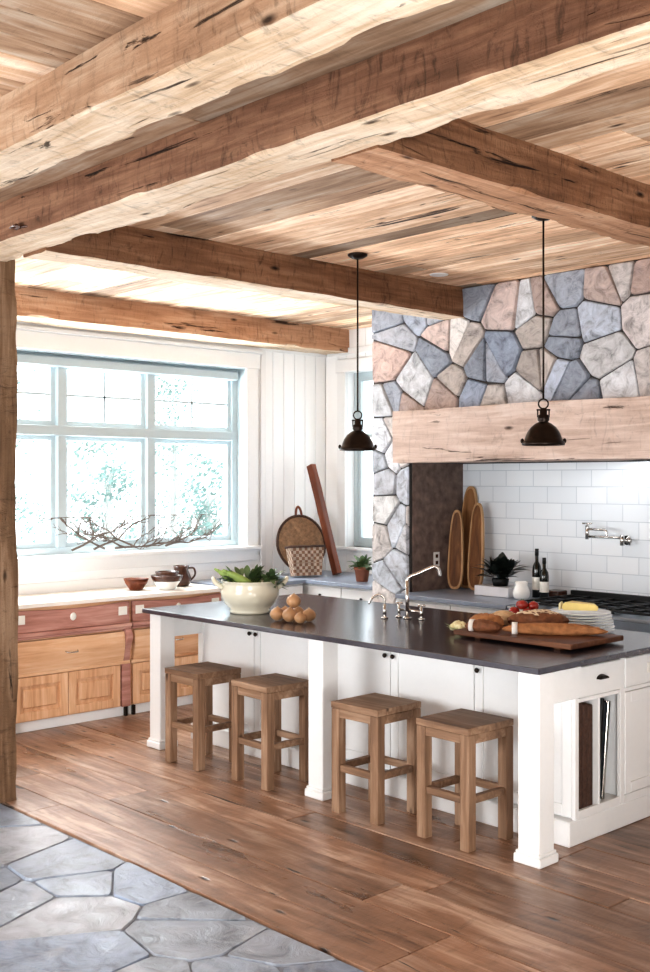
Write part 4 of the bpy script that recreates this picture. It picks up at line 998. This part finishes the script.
# ------------------------------------------------------------------ outdoors
bm = bmesh.new(); bx(bm, -40, -8.0, -25, 40, -.6, -.5); bx(bm, -8.0, 15, 7.5, 40, -.6, -.5); struct(link('ground', bm, M['ground']))
def tree(x, y, h, seed, label, cr=1.0):
    r = random.Random(seed); t = thing('garden_tree', label, 'tree', (x, y, -.5), 0, 'pale trees outside the window')
    bm = bmesh.new(); tube(bm, [(0, 0, 0), (.05, 0, h*.4), (-.05, .1, h*.8)], [.10, .07, .03], 8)
    for k in range(9):
        a = r.uniform(0, 2*PI); z = h*r.uniform(.25, .75); L = h*.25; tube(bm, [(0, 0, z), (L*math.cos(a)*.6, L*math.sin(a)*.6, z+L*.4), (L*math.cos(a), L*math.sin(a), z+L*.9)], [.035, .02, .008], 6)
    link('trunk', bm, M['barkp'], t)
    bm = bmesh.new()
    for k in range(24):
        a = r.uniform(0, 2*PI); u = r.random(); z = h*(.15+.85*u); rad = cr*h*.26*(1-.7*u)*r.uniform(.2, 1); c = Vector((rad*math.cos(a), rad*math.sin(a), z))
        for q in range(60):
            d = Vector((r.gauss(0, 1), r.gauss(0, 1), r.gauss(0, .8)))*h*.05; n = Vector((r.uniform(-1, 1), r.uniform(-1, 1), r.uniform(-1, 1))).normalized(); s = n.orthogonal().normalized(); w = n.cross(s); z_ = r.uniform(.03, .07); p = c+d
            bm.faces.new([bm.verts.new(p+s*z_), bm.verts.new(p+w*z_*.5), bm.verts.new(p-s*z_), bm.verts.new(p-w*z_*.5)])
    link('foliage', bm, M['fol'], t)
tree(-14.5, 6.2, 3.3, 1, 'pale conifer seen through the left window pane', .9)
tree(-15.5, 9.6, 3.0, 2, 'pale bushy tree seen through the middle window pane', 1.3)
tree(-16.0, 12.0, 2.7, 3, 'pale bushy tree seen through the right window pane', 1.3)
tree(-22.0, 10.5, 5.4, 4, 'tall pale tree farther off outside the window', 1.1)
tree(-22.0, 15.5, 4.8, 5, 'tall pale tree at right, farther off outside the window', 1.1)

# ------------------------------------------------------------------ light
w = bpy.data.worlds.new('world'); bpy.context.scene.world = w; w.use_nodes = True
bg = w.node_tree.nodes['Background']; sky = w.node_tree.nodes.new('ShaderNodeTexGradient')
bg.inputs[0].default_value = (.93, .97, 1, 1); bg.inputs[1].default_value = 2.3
w.node_tree.nodes.remove(sky)
def area(name, loc, target, sx, sy, power, col=(1, 1, 1)):
    l = bpy.data.lights.new(name, 'AREA'); l.shape = 'RECTANGLE'; l.size = sx; l.size_y = sy; l.energy = power; l.color = col
    o = bpy.data.objects.new(name, l); C.objects.link(o); o.location = loc
    o.rotation_euler = (Vector(target)-Vector(loc)).to_track_quat('-Z', 'Y').to_euler(); return o
area('sky_light_window', (-9.1, 5.0, 4.3), (-5.5, 5.0, .6), 3.5, 2.2, 700, (.95, .98, 1))
area('room_fill', (.9, -.9, 1.5), (-4.2, 5.2, .1), 2.6, 1.4, 150, (.97, .985, 1))  # added softbox fill for the island front, not a lamp of the room
area('room_fill_left', (-5.5, -.9, 1.4), (-5.6, 5.2, .2), 3.0, 1.4, 120, (.94, .97, 1))  # second added fill, for the left side; no fixture there
area('snow_bounce_light', (-9.0, 5.0, .55), (-4.5, 5.0, 3.6), 3.5, 1.4, 560, (.96, .98, 1))
area('underside_fill', (-1.0, 2.7, .12), (-2.8, 2.5, 3.2), 1.3, 1.6, 90, (1, .98, .95))  # added out-of-view fill that brightens the beam undersides; no real fixture
l = bpy.data.lights.new('sun', 'SUN'); l.energy = .9; l.angle = .35; l.color = (1, .98, .95); o = bpy.data.objects.new('sun', l); C.objects.link(o)
o.rotation_euler = Vector((.82, -.25, -.52)).to_track_quat('-Z', 'Y').to_euler()
area('alcove_fill', (-4.4, 6.62, 1.92), (-4.5, 6.75, .9), 1.6, .2, 2.5, (.95, .97, 1))  # unseen fill lamp added to brighten the alcove

# ------------------------------------------------------------------ camera
cd = bpy.data.cameras.new('camera'); cam = bpy.data.objects.new('camera', cd); C.objects.link(cam); bpy.context.scene.camera = cam
cam.location = (0, 0, 1.8); yaw = math.atan2(.7306, .6828); cam.rotation_euler = (PI/2, 0, yaw)
cd.sensor_width = 36; cd.sensor_fit = 'AUTO'; cd.lens = 36*1097.4/972; cd.shift_y = -6/972; cd.clip_end = 200
sc = bpy.context.scene; sc.view_settings.view_transform = 'Standard'; sc.view_settings.look = 'Medium High Contrast'; sc.view_settings.exposure = 0.42; sc.view_settings.gamma = 1.0
